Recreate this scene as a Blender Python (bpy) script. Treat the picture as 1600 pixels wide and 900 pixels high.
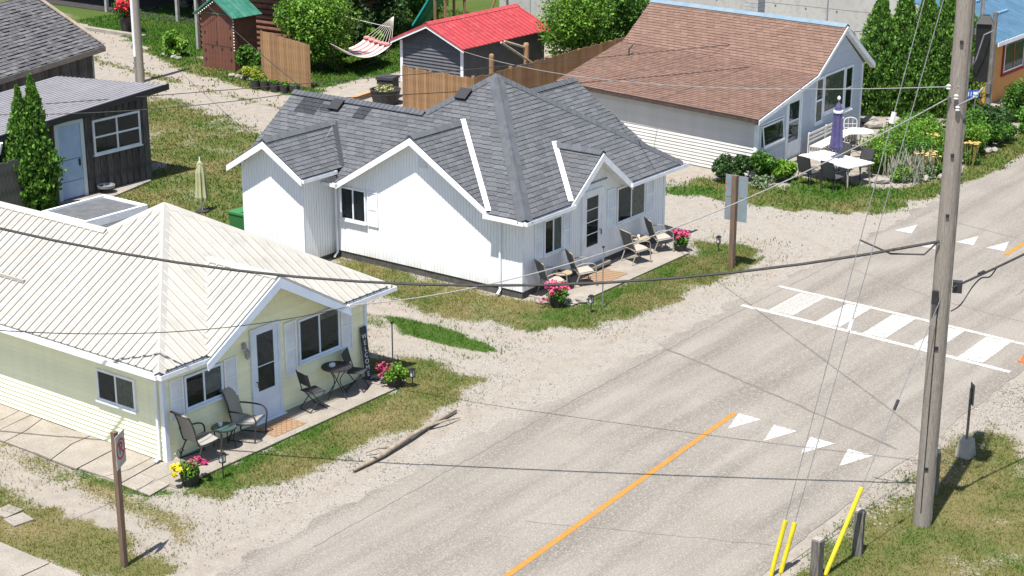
import bpy, math, random
import numpy as np
from mathutils import Vector, Matrix

for o in list(bpy.data.objects): bpy.data.objects.remove(o)
SC = bpy.context.scene
COL = SC.collection
random.seed(7); RNG = np.random.default_rng(7)
R = math.radians

# ------------------------------------------------------------------ camera
PITCH = R(18.1); HEAD = math.atan(2088 * math.cos(PITCH) / 2665.0)
_h = Vector((math.cos(HEAD), math.sin(HEAD), 0)); _r = Vector((math.sin(HEAD), -math.cos(HEAD), 0))
_f = _h * math.cos(PITCH) + Vector((0, 0, -math.sin(PITCH))); _u = _r.cross(_f)
CAMLOC = Vector((-21.57, -24.88, 14.3))
cd = bpy.data.cameras.new('camera'); cd.sensor_width = 36; cd.lens = 2665.0 / 1600 * 36
cd.clip_start = .5; cd.clip_end = 2000
cam = bpy.data.objects.new('camera', cd); COL.objects.link(cam)
cam.matrix_world = Matrix(((_r.x, _u.x, -_f.x, CAMLOC.x), (_r.y, _u.y, -_f.y, CAMLOC.y), (_r.z, _u.z, -_f.z, CAMLOC.z), (0, 0, 0, 1)))
SC.camera = cam

# ------------------------------------------------------------------ light
ELEV = R(68.5); AZ = R(9.5)      # shadows run along +X, swung towards the houses
SUN = Vector((math.cos(AZ) * math.cos(ELEV), math.sin(AZ) * math.cos(ELEV), -math.sin(ELEV))).normalized()
W = bpy.data.worlds.new('World'); SC.world = W; W.use_nodes = True
wn = W.node_tree.nodes; wl = W.node_tree.links
sky = wn.new('ShaderNodeTexSky'); sky.sky_type = 'NISHITA'; sky.sun_disc = False
sky.sun_elevation = ELEV; sky.sun_rotation = R(260.5); sky.altitude = 200; sky.air_density = 1.0; sky.dust_density = 1.0; sky.ozone_density = 1.0
bg = wn['Background']; bg.inputs[1].default_value = .095
wl.new(sky.outputs[0], bg.inputs[0])
sd = bpy.data.lights.new('sun', 'SUN'); sd.energy = 5.0; sd.angle = R(.53); sd.color = (1, .965, .91)
so = bpy.data.objects.new('sun', sd); COL.objects.link(so); so.rotation_euler = SUN.to_track_quat('-Z', 'Y').to_euler(); so.location = (0, 0, 40)
SC.view_settings.view_transform = 'Standard'; SC.view_settings.look = 'None'
SC.view_settings.gamma = 1; SC.view_settings.use_curve_mapping = False
SC.view_settings.exposure = .84

# ------------------------------------------------------------------ materials
_mats = {}
def M(name, c1, c2=None, scale=8, rough=.8, bump=0, bscale=None, isl=0, metal=0, spec=.3, stretch=None, c3=None, s3=60, contrast=(.35, .65), detail=5, trans=0, foot=None):
    if name in _mats: return _mats[name]
    m = bpy.data.materials.new(name); m.use_nodes = True; _mats[name] = m
    nt = m.node_tree; n = nt.nodes; l = nt.links; b = n['Principled BSDF']
    b.inputs['Roughness'].default_value = rough; b.inputs['Metallic'].default_value = metal
    b.inputs['Specular IOR Level'].default_value = spec
    col = None
    def rgb(c):
        x = n.new('ShaderNodeRGB'); x.outputs[0].default_value = (*c, 1); return x.outputs[0]
    def mix(f, a, c, mode='MIX'):
        x = n.new('ShaderNodeMix'); x.data_type = 'RGBA'; x.blend_type = mode; x.clamp_factor = True
        if isinstance(f, float): x.inputs[0].default_value = f
        else: l.new(f, x.inputs[0])
        l.new(a, x.inputs[6]); l.new(c, x.inputs[7]); return x.outputs[2]
    tc = n.new('ShaderNodeTexCoord'); vec = tc.outputs['Object']
    if stretch:
        mp = n.new('ShaderNodeMapping'); mp.inputs['Scale'].default_value = stretch; l.new(vec, mp.inputs[0]); vec = mp.outputs[0]
    def noise(s, d=detail):
        x = n.new('ShaderNodeTexNoise'); x.inputs['Scale'].default_value = s; x.inputs['Detail'].default_value = d; l.new(vec, x.inputs['Vector']); return x.outputs[0]
    def rng(v, a, c):
        x = n.new('ShaderNodeMapRange'); x.inputs[1].default_value = a; x.inputs[2].default_value = c; l.new(v, x.inputs[0]); return x.outputs[0]
    col = rgb(c1)
    if c2: col = mix(rng(noise(scale), *contrast), col, rgb(c2))
    if c3: col = mix(rng(noise(s3, 3), .5, .75), col, rgb(c3))
    if foot:        # splashed soil near the ground, broken up by noise
        sx = n.new('ShaderNodeSeparateXYZ'); l.new(tc.outputs['Object'], sx.inputs[0]); hz = rng(sx.outputs[2], foot[0], .15)
        pr_ = n.new('ShaderNodeMath'); pr_.operation = 'MULTIPLY'; l.new(hz, pr_.inputs[0]); l.new(rng(noise(4, 6), .35, .7), pr_.inputs[1]); col = mix(pr_.outputs[0], col, rgb(foot[1]))
    if isl:
        g = n.new('ShaderNodeNewGeometry'); oi = n.new('ShaderNodeObjectInfo')
        ad = n.new('ShaderNodeMath'); ad.operation = 'ADD'; l.new(g.outputs['Random Per Island'], ad.inputs[0]); l.new(oi.outputs['Random'], ad.inputs[1])
        fr = n.new('ShaderNodeMath'); fr.operation = 'FRACT'; l.new(ad.outputs[0], fr.inputs[0])
        hs = n.new('ShaderNodeHueSaturation'); l.new(col, hs.inputs['Color'])
        vr = n.new('ShaderNodeMapRange'); vr.inputs[3].default_value = 1 - isl; vr.inputs[4].default_value = 1 + isl; l.new(fr.outputs[0], vr.inputs[0]); l.new(vr.outputs[0], hs.inputs['Value'])
        col = hs.outputs[0]
    l.new(col, b.inputs['Base Color'])
    if bump:
        bp = n.new('ShaderNodeBump'); bp.inputs['Strength'].default_value = bump; bp.inputs['Distance'].default_value = .02
        l.new(noise(bscale or scale * 4), bp.inputs['Height']); l.new(bp.outputs[0], b.inputs['Normal'])
    if trans:
        out = n['Material Output']; t = n.new('ShaderNodeBsdfTranslucent'); l.new(col, t.inputs[0])
        ms = n.new('ShaderNodeMixShader'); ms.inputs[0].default_value = trans
        l.new(b.outputs[0], ms.inputs[1]); l.new(t.outputs[0], ms.inputs[2]); l.new(ms.outputs[0], out.inputs[0])
    return m

def glassmat(name, tint=(.015, .02, .024), mixf=.12):
    if name in _mats: return _mats[name]
    m = bpy.data.materials.new(name); m.use_nodes = True; _mats[name] = m
    nt = m.node_tree; n = nt.nodes; l = nt.links; n.remove(n['Principled BSDF']); out = n['Material Output']
    t = n.new('ShaderNodeBsdfTransparent'); t.inputs[0].default_value = (.80, .84, .84, 1)
    d = n.new('ShaderNodeBsdfDiffuse'); d.inputs[0].default_value = (*tint, 1)
    g = n.new('ShaderNodeBsdfGlossy'); g.inputs['Roughness'].default_value = .02; g.inputs[0].default_value = (.75, .85, .95, 1)
    fc = n.new('ShaderNodeLayerWeight'); pw = n.new('ShaderNodeMath'); pw.operation = 'POWER'; l.new(fc.outputs['Facing'], pw.inputs[0]); pw.inputs[1].default_value = 4
    lw = n.new('ShaderNodeMath'); lw.operation = 'MULTIPLY_ADD'; l.new(pw.outputs[0], lw.inputs[0]); lw.inputs[1].default_value = .45; lw.inputs[2].default_value = .022
    a = n.new('ShaderNodeMixShader'); a.inputs[0].default_value = mixf; l.new(t.outputs[0], a.inputs[1]); l.new(d.outputs[0], a.inputs[2])
    b = n.new('ShaderNodeMixShader'); l.new(lw.outputs[0], b.inputs[0]); l.new(a.outputs[0], b.inputs[1]); l.new(g.outputs[0], b.inputs[2])
    l.new(b.outputs[0], out.inputs[0]); return m

WHITE = lambda: M('white_paint', (.80, .82, .84), (.68, .70, .72), 3, .55, .1, 30)
WHITEW = lambda: M('white_panelling', (.79, .81, .83), (.75, .77, .79), 1.5, .6, stretch=(1, 1, .3), foot=(.5, (.56, .53, .47)))
GREENW = lambda: M('pale_green_siding', (.84, .84, .585), (.79, .79, .545), 2, .6, isl=.05, c3=(.75, .75, .52), s3=9)
BLUEW = lambda: M('pale_blue_trim', (.66, .74, .84), (.58, .66, .77), 3, .5)
CREAM = lambda: M('cream_metal', (.40, .385, .345), (.365, .35, .315), .8, .45, isl=.03, spec=.3, c3=(.335, .32, .285), s3=3)
CREAMCAP = lambda: M('cream_metal_cap', (.38, .365, .33), (.34, .328, .295), 2, .45, spec=.3)
SHING = lambda: M('grey_shingle', (.112, .116, .124), (.082, .085, .092), 14, .95, .35, 180, isl=.17, c3=(.135, .14, .153), s3=110, spec=.1)
SHINGD = lambda: M('dark_shingle', (.035, .037, .042), (.05, .052, .058), 20, .95, .3, 160, isl=.1, spec=.1)
SHINGB = lambda: M('brown_shingle', (.185, .118, .090), (.150, .094, .072), 12, .95, .35, 180, isl=.12, c3=(.24, .155, .128), s3=110, spec=.1)
GLASS = lambda: glassmat('window_glass')
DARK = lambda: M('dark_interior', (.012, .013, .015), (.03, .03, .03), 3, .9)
BLACK = lambda: M('black_metal', (.02, .02, .022), (.035, .035, .038), 20, .45)
CONC = lambda: M('concrete', (.305, .272, .232), (.25, .222, .188), 2.2, .9, .4, 60, isl=.06, c3=(.17, .15, .125), s3=26, spec=.2)
DARKWOOD = lambda: M('weathered_black_board', (.055, .052, .052), (.13, .118, .108), 5, .9, .4, 40, isl=.35, stretch=(4, 4, .5), spec=.15)
FENCE = lambda: M('cedar_board', (.30, .175, .085), (.20, .115, .06), 6, .85, .3, 40, isl=.22, stretch=(5, 5, .5), c3=(.36, .235, .14), s3=20, spec=.15)
POLEW = lambda: M('weathered_pole', (.30, .268, .232), (.225, .198, .17), 9, .95, .8, 30, stretch=(7, 7, .35), c3=(.36, .325, .28), s3=28, spec=.1)
GREYW = lambda: M('grey_post_wood', (.22, .205, .185), (.10, .092, .082), 9, .95, .7, 30, stretch=(6, 6, .4), spec=.1)
LEAF = lambda: M('leaf_green', (.085, .20, .022), (.042, .115, .014), 1.6, .55, isl=.5, trans=.3)
LEAFB = lambda: M('leaf_bright', (.16, .30, .03), (.085, .20, .022), 1.6, .55, isl=.45, trans=.35)
LEAFD = lambda: M('leaf_dark', (.036, .085, .016), (.020, .052, .012), 1.6, .6, isl=.5, trans=.2)
CEDARM = lambda: M('cedar_green', (.135, .265, .036), (.070, .165, .024), 2.5, .6, isl=.55, trans=.28)
BARK = lambda: M('bark', (.10, .075, .055), (.05, .04, .03), 12, .95, .6)

# ------------------------------------------------------------------ mesh helpers
V3 = lambda *a: Vector(a if len(a) == 3 else a[0])
class Fr:
    def __init__(s, O, U, V, N): s.O, s.U, s.V, s.N = V3(O), V3(U).normalized(), V3(V).normalized(), V3(N).normalized()
    def p(s, a, b, c=0): return s.O + s.U * a + s.V * b + s.N * c
XY = Fr((0, 0, 0), (1, 0, 0), (0, 1, 0), (0, 0, 1))
def wallY(y, x0=0): return Fr((x0, y, 0), (1, 0, 0), (0, 0, 1), (0, -1, 0))     # faces -Y, s = +X
def wallX(x, y0=0): return Fr((x, y0, 0), (0, -1, 0), (0, 0, 1), (-1, 0, 0))    # faces -X, s = -Y

class MB:
    def __init__(s): s.v = []; s.f = []
    def add(s, vs, fs):
        o = len(s.v); s.v += [tuple(v) for v in vs]; s.f += [tuple(i + o for i in f) for f in fs]; return s
    def ob(s, F, s0, s1, t0, t1, n0, n1):
        P = [F.p(a, b, c) for c in (n0, n1) for b in (t0, t1) for a in (s0, s1)]
        return s.add(P, [(0, 2, 3, 1), (4, 5, 7, 6), (0, 1, 5, 4), (2, 6, 7, 3), (0, 4, 6, 2), (1, 3, 7, 5)])
    def box(s, x0, x1, y0, y1, z0, z1): return s.ob(XY, x0, x1, y0, y1, z0, z1)
    def prism(s, F, poly, n0, n1):
        k = len(poly)
        P = [F.p(a, b, n0) for a, b in poly] + [F.p(a, b, n1) for a, b in poly]
        fs = [tuple(range(k))[::-1], tuple(range(k, 2 * k))] + [(i, (i + 1) % k, k + (i + 1) % k, k + i) for i in range(k)]
        return s.add(P, fs)
    def bar(s, a, b, w, h, up=(0, 0, 1)):
        a, b = V3(a), V3(b); d = (b - a); L = d.length; d.normalize(); upv = V3(up)
        if abs(d.dot(upv)) > .95: upv = V3(1, 0, 0)
        sd_ = d.cross(upv).normalized(); u2 = sd_.cross(d).normalized()
        return s.ob(Fr(a, d, sd_, u2), 0, L, -w / 2, w / 2, -h / 2, h / 2)
    def tube(s, path, r, n=8, cap=True):
        path = [V3(p) for p in path]; k = len(path)
        rs = r if isinstance(r, (list, tuple)) else [r] * k
        t0 = (path[1] - path[0]).normalized(); up = V3(0, 0, 1) if abs(t0.z) < .9 else V3(1, 0, 0)
        nx = t0.cross(up).normalized(); vs = []
        for i, p in enumerate(path):
            t = (path[min(i + 1, k - 1)] - path[max(i - 1, 0)]).normalized()
            nx = (nx - t * nx.dot(t)).normalized(); ny = t.cross(nx)
            for j in range(n):
                a = 2 * math.pi * j / n; vs.append(p + (nx * math.cos(a) + ny * math.sin(a)) * rs[i])
        fs = [(i * n + j, i * n + (j + 1) % n, (i + 1) * n + (j + 1) % n, (i + 1) * n + j) for i in range(k - 1) for j in range(n)]
        if cap: fs += [tuple(range(n))[::-1], tuple(range((k - 1) * n, k * n))]
        return s.add(vs, fs)
    def lathe(s, prof, c=(0, 0, 0), n=14):
        c = V3(c); vs = [c + V3(r * math.cos(2 * math.pi * j / n), r * math.sin(2 * math.pi * j / n), z) for r, z in prof for j in range(n)]
        k = len(prof)
        fs = [(i * n + j, i * n + (j + 1) % n, (i + 1) * n + (j + 1) % n, (i + 1) * n + j) for i in range(k - 1) for j in range(n)]
        fs += [tuple(range(n))[::-1], tuple(range((k - 1) * n, k * n))]
        return s.add(vs, fs)
    def ell(s, c, r, n=8, m=6):
        c = V3(c); r = r if isinstance(r, (tuple, list)) else (r, r, r)
        prof = [(math.sin(math.pi * i / m), -math.cos(math.pi * i / m)) for i in range(m + 1)]
        vs = [c + V3(r[0] * max(a, .02) * math.cos(2 * math.pi * j / n), r[1] * max(a, .02) * math.sin(2 * math.pi * j / n), r[2] * b) for a, b in prof for j in range(n)]
        fs = [(i * n + j, i * n + (j + 1) % n, (i + 1) * n + (j + 1) % n, (i + 1) * n + j) for i in range(m) for j in range(n)]
        return s.add(vs, fs)
    def mesh(s, name, mat, smooth=False):
        me = bpy.data.meshes.new(name); me.from_pydata(s.v, [], s.f)
        if mat: me.materials.append(mat)
        if smooth: me.polygons.foreach_set('use_smooth', [True] * len(me.polygons))
        me.update(); return me
    def build(s, name, mat, parent=None, label=None, smooth=False, kind=None, world=None):
        return link(name, s.mesh(name, mat, smooth), parent, label, kind)

WORLD = set()     # names of thing roots whose parts are written in world coordinates
def link(name, me, parent=None, label=None, kind=None, loc=None):
    o = bpy.data.objects.new(name, me); COL.objects.link(o)
    if parent is not None:
        o.parent = parent
        root = parent if parent.parent is None else (parent.parent if parent.parent.parent is None else parent.parent.parent)
        if root.name in WORLD and parent is root: o.matrix_parent_inverse = Matrix.Translation(-root.location)
        elif root.name in WORLD: o.matrix_parent_inverse = Matrix.Translation(-parent.location)
    if loc is not None: o.location = loc
    if label: o['label'] = label
    if kind: o['kind'] = kind
    return o
def thing(name, label, cat, loc=(0, 0, 0), rz=0, group=None, world=False):
    o = bpy.data.objects.new(name, None); COL.objects.link(o); o.location = loc; o.rotation_euler = (0, 0, rz); o.empty_display_size = .2
    o['label'] = label; o['category'] = cat
    if group: o['group'] = group
    if world: WORLD.add(o.name)
    return o
def tag(o, label, cat, group=None):
    o['label'] = label; o['category'] = cat
    if group: o['group'] = group
    return o
def dup(root, loc, rz, label, group=None):
    r = root.copy(); COL.objects.link(r); r.location = loc; r.rotation_euler = (0, 0, rz); r['label'] = label
    if group: r['group'] = group
    for ch in list(root.children):
        c = ch.copy(); COL.objects.link(c); c.parent = r
        for g in ch.children:
            d = g.copy(); COL.objects.link(d); d.parent = c
    return r

def clip(poly, a, b, c):          # keep a*s+b*t<=c
    out = []
    for i in range(len(poly)):
        p, q = poly[i], poly[(i + 1) % len(poly)]
        dp, dq = a * p[0] + b * p[1] - c, a * q[0] + b * q[1] - c
        if dp <= 0: out.append(p)
        if (dp < 0 < dq) or (dq < 0 < dp):
            k = dp / (dp - dq); out.append((p[0] + (q[0] - p[0]) * k, p[1] + (q[1] - p[1]) * k))
    return out
def area(p): return .5 * sum(p[i][0] * p[(i + 1) % len(p)][1] - p[(i + 1) % len(p)][0] * p[i][1] for i in range(len(p)))
def rectclip(poly, s0, s1, t0, t1):
    for a, b, c in ((-1, 0, -s0), (1, 0, s1), (0, -1, -t0), (0, 1, t1)):
        poly = clip(poly, a, b, c)
        if len(poly) < 3: return []
    return poly if abs(area(poly)) > 4e-5 else []
_shared = {}
def lap_geo(poly, t0, t1, hb, ht):
    if area(poly) < 0: poly = poly[::-1]
    k = len(poly)
    return poly, [hb + (ht - hb) * (t - t0) / max(t1 - t0, 1e-6) for s, t in poly]
def lap_object(name, F, poly, t0, t1, hb, ht, mat, parent):
    poly, hs = lap_geo(poly, t0, t1, hb, ht)
    s0 = min(p[0] for p in poly); b0 = min(p[1] for p in poly)
    key = (mat.name, tuple(F.U), tuple(F.V), tuple((round(p[0] - s0, 3), round(p[1] - b0, 3), round(h, 4)) for p, h in zip(poly, hs)))
    if key not in _shared:
        k = len(poly); m = MB()
        vs = [F.U * (p[0] - s0) + F.V * (p[1] - b0) for p in poly] + [F.U * (p[0] - s0) + F.V * (p[1] - b0) + F.N * h for p, h in zip(poly, hs)]
        m.add(vs, [tuple(range(k, 2 * k))] + [(i, (i + 1) % k, k + (i + 1) % k, k + i) for i in range(k)])
        _shared[key] = m.mesh(name, mat)
    return link(name, _shared[key], parent, loc=F.p(s0, b0))
def lap_add(mb, F, poly, t0, t1, hb, ht):
    poly, hs = lap_geo(poly, t0, t1, hb, ht); k = len(poly)
    mb.add([F.p(*p) for p in poly] + [F.p(p[0], p[1], h) for p, h in zip(poly, hs)], [tuple(range(k, 2 * k))] + [(i, (i + 1) % k, k + (i + 1) % k, k + i) for i in range(k)])
def siding(F, poly, pitch, mat, parent, name='siding_board', hb=.026, ht=.004, t_start=0):
    t = t_start; top = max(p[1] for p in poly)
    while t < top - .01:
        q = rectclip(poly, -1e3, 1e3, t, t + pitch - .003)
        if q: lap_object(name, F, q, t, t + pitch, hb, ht, mat, parent)
        t += pitch
def boards(F, poly, pitch, mat, parent, name, gap=.012, th=.02, mb=None, jit=0):
    s = min(p[0] for p in poly); e = max(p[0] for p in poly); i = 0
    while s < e - .01:
        q = rectclip(poly, s + gap / 2, s + pitch - gap / 2, -1e3, 1e3)
        if q:
            h = th + (random.random() * jit)
            if mb: lap_add(mb, F, q, 0, 1, h, h)
            else: lap_object(name, F, q, 0, 1, round(h, 3), round(h, 3), mat, parent)
        s += pitch; i += 1
SHQ = []
def shingles(F, poly, mat, course=.15, width=.33, hb=.020, ht=.003, seed=0):
    """collect (F, clipped polygon, t0, t1, hb, ht) for later selection"""
    rnd = random.Random(seed); out = []
    t = min(p[1] for p in poly); top = max(p[1] for p in poly); i = 0
    base = math.floor(t / course)
    s_min = min(p[0] for p in poly); s_max = max(p[0] for p in poly); k = base
    while k * course < top:
        t0, t1 = k * course, (k + 1) * course
        s = math.floor(s_min / width) * width + (k % 3) * width / 3 - width
        while s < s_max:
            q = rectclip(poly, s + .004, s + width - .004, t0, t1)
            if q: out.append((F, q, t0, t1, hb * rnd.choice((.8, 1, 1, 1.25)), ht))
            s += width
        k += 1
    return out
def shingle_parts(pieces, mat, parent, limit, stuff='shingle_field'):
    full = sorted(pieces, key=lambda q: -abs(area(q[1])) * 100 + (q[0].p(*q[1][0]) - CAMLOC).length * .2)
    for q in full[:limit]: lap_object('shingle', q[0], q[1], q[2], q[3], round(q[4], 4), q[5], mat, parent)
    if full[limit:]:
        mb = MB()
        for q in full[limit:]: lap_add(mb, *q)
        mb.build(stuff, mat, parent, kind='stuff')
def metal(F, poly, mat, parent, pitch=.23, name='roof_panel', rib=.028, off=0):
    s = math.floor((min(p[0] for p in poly) - off) / pitch) * pitch + off; e = max(p[0] for p in poly)
    while s < e:
        mb = MB(); a = rectclip(poly, s, s + pitch - .001, -1e3, 1e3)
        if a: lap_add(mb, F, a, 0, 1, .012, .012)
        for (x0, x1, h) in ((s + .001, s + .045, .012 + rib), (s + .010, s + .036, .016 + rib)):
            q = rectclip(poly, x0, x1, -1e3, 1e3)
            if q: lap_add(mb, F, q, 0, 1, h, h)
        q = rectclip(poly, s + pitch / 2 - .01, s + pitch / 2 + .01, -1e3, 1e3)
        if q: lap_add(mb, F, q, 0, 1, .02, .02)
        if mb.v: mb.build(name, mat, parent)
        s += pitch
def deck(F, poly, mat, parent, name='roof_deck', th=.06): return MB().prism(F, poly if area(poly) > 0 else poly[::-1], -th, 0).build(name, mat, parent)
def cap(a, b, w, mat, parent, h=.03, name='ridge_cap', segs=0, drop=.35):
    a, b = V3(a), V3(b); d = (b - a).normalized(); s_ = d.cross(V3(0, 0, 1)).normalized(); u = s_.cross(d)
    def seg(mb, p, q, hh):
        vs = []
        for x in (p, q): vs += [x - s_ * w / 2 - u * (w * drop * .5), x + u * hh, x + s_ * w / 2 - u * (w * drop * .5)]
        vs += [v - u * .02 for v in vs[:3]] + [v - u * .02 for v in vs[3:6]]
        mb.add(vs, [(0, 1, 4, 3), (1, 2, 5, 4), (6, 7, 1, 0), (7, 8, 2, 1), (3, 4, 10, 9), (4, 5, 11, 10), (0, 3, 9, 6), (2, 8, 11, 5)])
    if not segs: mb = MB(); seg(mb, a, b, h); return mb.build(name, mat, parent)
    n = max(1, int((b - a).length / segs)); mb = MB()
    for i in range(n): seg(mb, a.lerp(b, i / n), a.lerp(b, (i + .97) / n), h - .006 * 0 + .0); mb.v[-12:] = [tuple(V3(v) + u * (.012 if (j % 6) < 3 and j in (0, 1, 2, 6, 7, 8) else 0)) for j, v in enumerate(mb.v[-12:])]
    return mb.build(name, mat, parent)

def window(parent, F, s0, s1, t0, t1, frame, split=1, blind=None, label=None, fw=.05, dep=.066, curtain=None, hbar=0, sillw=.04):
    mb = MB()
    mb.ob(F, s0, s1, t1 - fw, t1, .01, dep); mb.ob(F, s0, s1, t0, t0 + fw, .01, dep)
    mb.ob(F, s0, s0 + fw, t0 + fw, t1 - fw, .01, dep - .002); mb.ob(F, s1 - fw, s1, t0 + fw, t1 - fw, .01, dep - .002)
    for k in range(1, split + 1):
        x = s0 + (s1 - s0) * k / (split + 1); mb.ob(F, x - fw * .45, x + fw * .45, t0 + fw, t1 - fw, .012, dep - .004)
    if hbar: y = t0 + (t1 - t0) * hbar; mb.ob(F, s0 + fw, s1 - fw, y - fw * .4, y + fw * .4, .013, dep - .006)
    w = mb.build('window', frame, parent, label)
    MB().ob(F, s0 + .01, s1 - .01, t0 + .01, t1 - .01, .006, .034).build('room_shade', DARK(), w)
    for k in range(split + 1):
        a = s0 + fw + (s1 - s0 - 2 * fw) * k / (split + 1); b = s0 + fw + (s1 - s0 - 2 * fw) * (k + 1) / (split + 1)
        MB().ob(F, a + .004, b - .004, t0 + fw, t1 - fw, .048, .051).build('pane', GLASS(), w)
        if blind is not None and k in blind:
            bm = MB(); y = t1 - fw - .02
            while y > t0 + fw + (t1 - t0) * blind[k]: bm.ob(F, a + .01, b - .01, y - .020, y, .036, .041); y -= .032
            bm.build('blind', M('blind_slat', (.52, .53, .52), None, rough=.7), w)
        if curtain is not None and k in curtain:
            cm = MB(); n = 10; c = curtain[k]
            for i in range(n): x0 = a + (b - a) * i / n; cm.ob(F, x0, x0 + (b - a) / n * .9, t0 + fw + (t1 - t0) * c, t1 - fw, .036, .039 + .004 * (i % 2))
            cm.build('curtain', M('curtain_cloth', (.40, .36, .28), (.25, .22, .16), 9, .9), w)
    MB().ob(F, s0 - .03, s1 + .03, t0 - sillw, t0 + .001, .006, dep + .035).build('sill', frame, w)
    return w
def shutter(parent, F, s0, s1, t0, t1, mat, name='shutter'):
    mb = MB(); fw = .045
    mb.ob(F, s0, s0 + fw, t0, t1, .015, .05).ob(F, s1 - fw, s1, t0, t1, .015, .05)
    for y in (t0, (t0 + t1) / 2 - fw / 2, t1 - fw): mb.ob(F, s0 + fw, s1 - fw, y, y + fw, .016, .048)
    y = t0 + fw
    G2 = Fr(F.O, F.U, F.V, F.N)
    while y < t1 - fw - .03:
        mb.add([F.p(s0 + fw, y, .042), F.p(s1 - fw, y, .042), F.p(s1 - fw, y + .05, .02), F.p(s0 + fw, y + .05, .02)], [(0, 1, 2, 3)]); y += .045
    return mb.build(name, mat, parent)
def gutter(parent, a, b, mat, w=.11, h=.10):
    a, b = V3(a), V3(b); d = (b - a).normalized(); s_ = d.cross(V3(0, 0, 1)).normalized(); F = Fr(a, d, V3(0, 0, 1), s_); L = (b - a).length
    MB().ob(F, .014, L - .014, -h + .013, -h * .55, -w / 2 + .014, w / 2 - .014).build('gutter_shade', M('gutter_shade_dark', (.035, .033, .03), (.07, .06, .05), 14, .95), parent)  # dark filler in the trough, shade painted in as colour
    return MB().ob(F, 0, L, -h, -h + .012, -w / 2, w / 2).ob(F, 0, L, -h + .012, 0, -w / 2, -w / 2 + .012).ob(F, 0, L, -h + .012, 0, w / 2 - .012, w / 2).ob(F, 0, .012, -h + .013, -.001, -w / 2 + .013, w / 2 - .013).ob(F, L - .012, L, -h + .013, -.001, -w / 2 + .013, w / 2 - .013).build('gutter', mat, parent)
def downspout(parent, path, mat, r=.035): return MB().tube(path, r, 6).build('downspout', mat, parent)
def text(name, body, F, s, t, n, size, mat, parent, ext=.002, rot=0):
    cu = bpy.data.curves.new('lettering', 'FONT'); cu.body = body; cu.size = size; cu.extrude = ext; cu.align_x = 'CENTER'; cu.align_y = 'CENTER'
    o = bpy.data.objects.new('lettering', cu); COL.objects.link(o); dg = bpy.context.evaluated_depsgraph_get()
    me = bpy.data.meshes.new_from_object(o.evaluated_get(dg)); bpy.data.objects.remove(o); bpy.data.curves.remove(cu)
    c, s_ = math.cos(rot), math.sin(rot)
    for v in me.vertices:
        x, y = v.co.x * c - v.co.y * s_, v.co.x * s_ + v.co.y * c; v.co = F.p(s + x, t + y, n + v.co.z)
    me.materials.clear(); me.materials.append(mat); return link(name, me, parent)

def curve(pts, n=5):
    out = []
    for i in range(len(pts) - 1):
        p0, p1, p2, p3 = [V3(pts[max(0, min(len(pts) - 1, i + k))]) for k in (-1, 0, 1, 2)]
        for k in range(n): t = k / n; out.append(.5 * ((2 * p1) + (p2 - p0) * t + (2 * p0 - 5 * p1 + 4 * p2 - p3) * t * t + (3 * p1 - p0 - 3 * p2 + p3) * t ** 3))
    return out + [V3(pts[-1])]
# ------------------------------------------------------------------ foliage helpers
def np_mesh(name, verts, nper, mat, attrs=None):
    """verts (k*nper,3): k separate n-gons"""
    k = len(verts) // nper; me = bpy.data.meshes.new(name)
    me.vertices.add(len(verts)); me.vertices.foreach_set('co', np.ascontiguousarray(verts, dtype=np.float32).ravel())
    me.loops.add(k * nper); me.loops.foreach_set('vertex_index', np.arange(k * nper, dtype=np.int32))
    me.polygons.add(k); me.polygons.foreach_set('loop_start', np.arange(0, k * nper, nper, dtype=np.int32)); me.polygons.foreach_set('loop_total', np.full(k, nper, dtype=np.int32))
    for an, av in (attrs or {}).items():
        a = me.attributes.new(an, 'FLOAT', 'POINT'); a.data.foreach_set('value', np.ascontiguousarray(av, dtype=np.float32))
    me.materials.append(mat); me.update(calc_edges=True); me.validate(); return me
def unit(a): return a / np.maximum(np.linalg.norm(a, axis=1, keepdims=True), 1e-6)
def leaf_verts(pts, size, dirs=None, up=.3, aspect=.5, var=.4):
    n = len(pts); nrm = RNG.normal(size=(n, 3)); nrm[:, 2] += up * 2
    if dirs is not None: nrm += dirs * 1.2
    nrm = unit(nrm); t = unit(np.cross(nrm, RNG.normal(size=(n, 3)))); b = np.cross(nrm, t)
    L = size * (1 + var * RNG.uniform(-1, 1, (n, 1)))
    return np.stack([pts - t * L * .5, pts + b * L * aspect * .5 + nrm * L * .08, pts + t * L * .5, pts - b * L * aspect * .5 + nrm * L * .08], 1).reshape(-1, 3)
def blob_pts(blobs, n):
    B = np.array([(b[0], b[1], b[2], b[3], b[4] if len(b) > 4 else b[3], b[5] if len(b) > 5 else b[3]) for b in blobs], float)
    w = (B[:, 3] * B[:, 4] * B[:, 5]) ** .67; idx = RNG.choice(len(B), n, p=w / w.sum())
    d = unit(RNG.normal(size=(n, 3))); r = RNG.uniform(.45, 1.05, (n, 1)) ** .6
    return B[idx, :3] + d * r * B[idx, 3:6], d
def foliage(name, parent, blobs, n, size, mat, label=None, zmin=.02, **k):
    p, d = blob_pts(blobs, n); keep = p[:, 2] > zmin; p, d = p[keep], d[keep]
    return link(name, np_mesh(name, leaf_verts(p, size, d * .5, **k), 4, mat), parent, label)
def rand_blobs(c, r, n, sr, seed, flat=1.0):
    rnd = random.Random(seed); out = []
    for i in range(n):
        while True:
            x, y, z = rnd.uniform(-1, 1), rnd.uniform(-1, 1), rnd.uniform(-1, 1)
            if x * x + y * y + z * z < 1: break
        s = sr * rnd.uniform(.6, 1.25); out.append((c[0] + x * r[0], c[1] + y * r[1], c[2] + z * r[2], s, s, s * flat))
    return out
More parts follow.
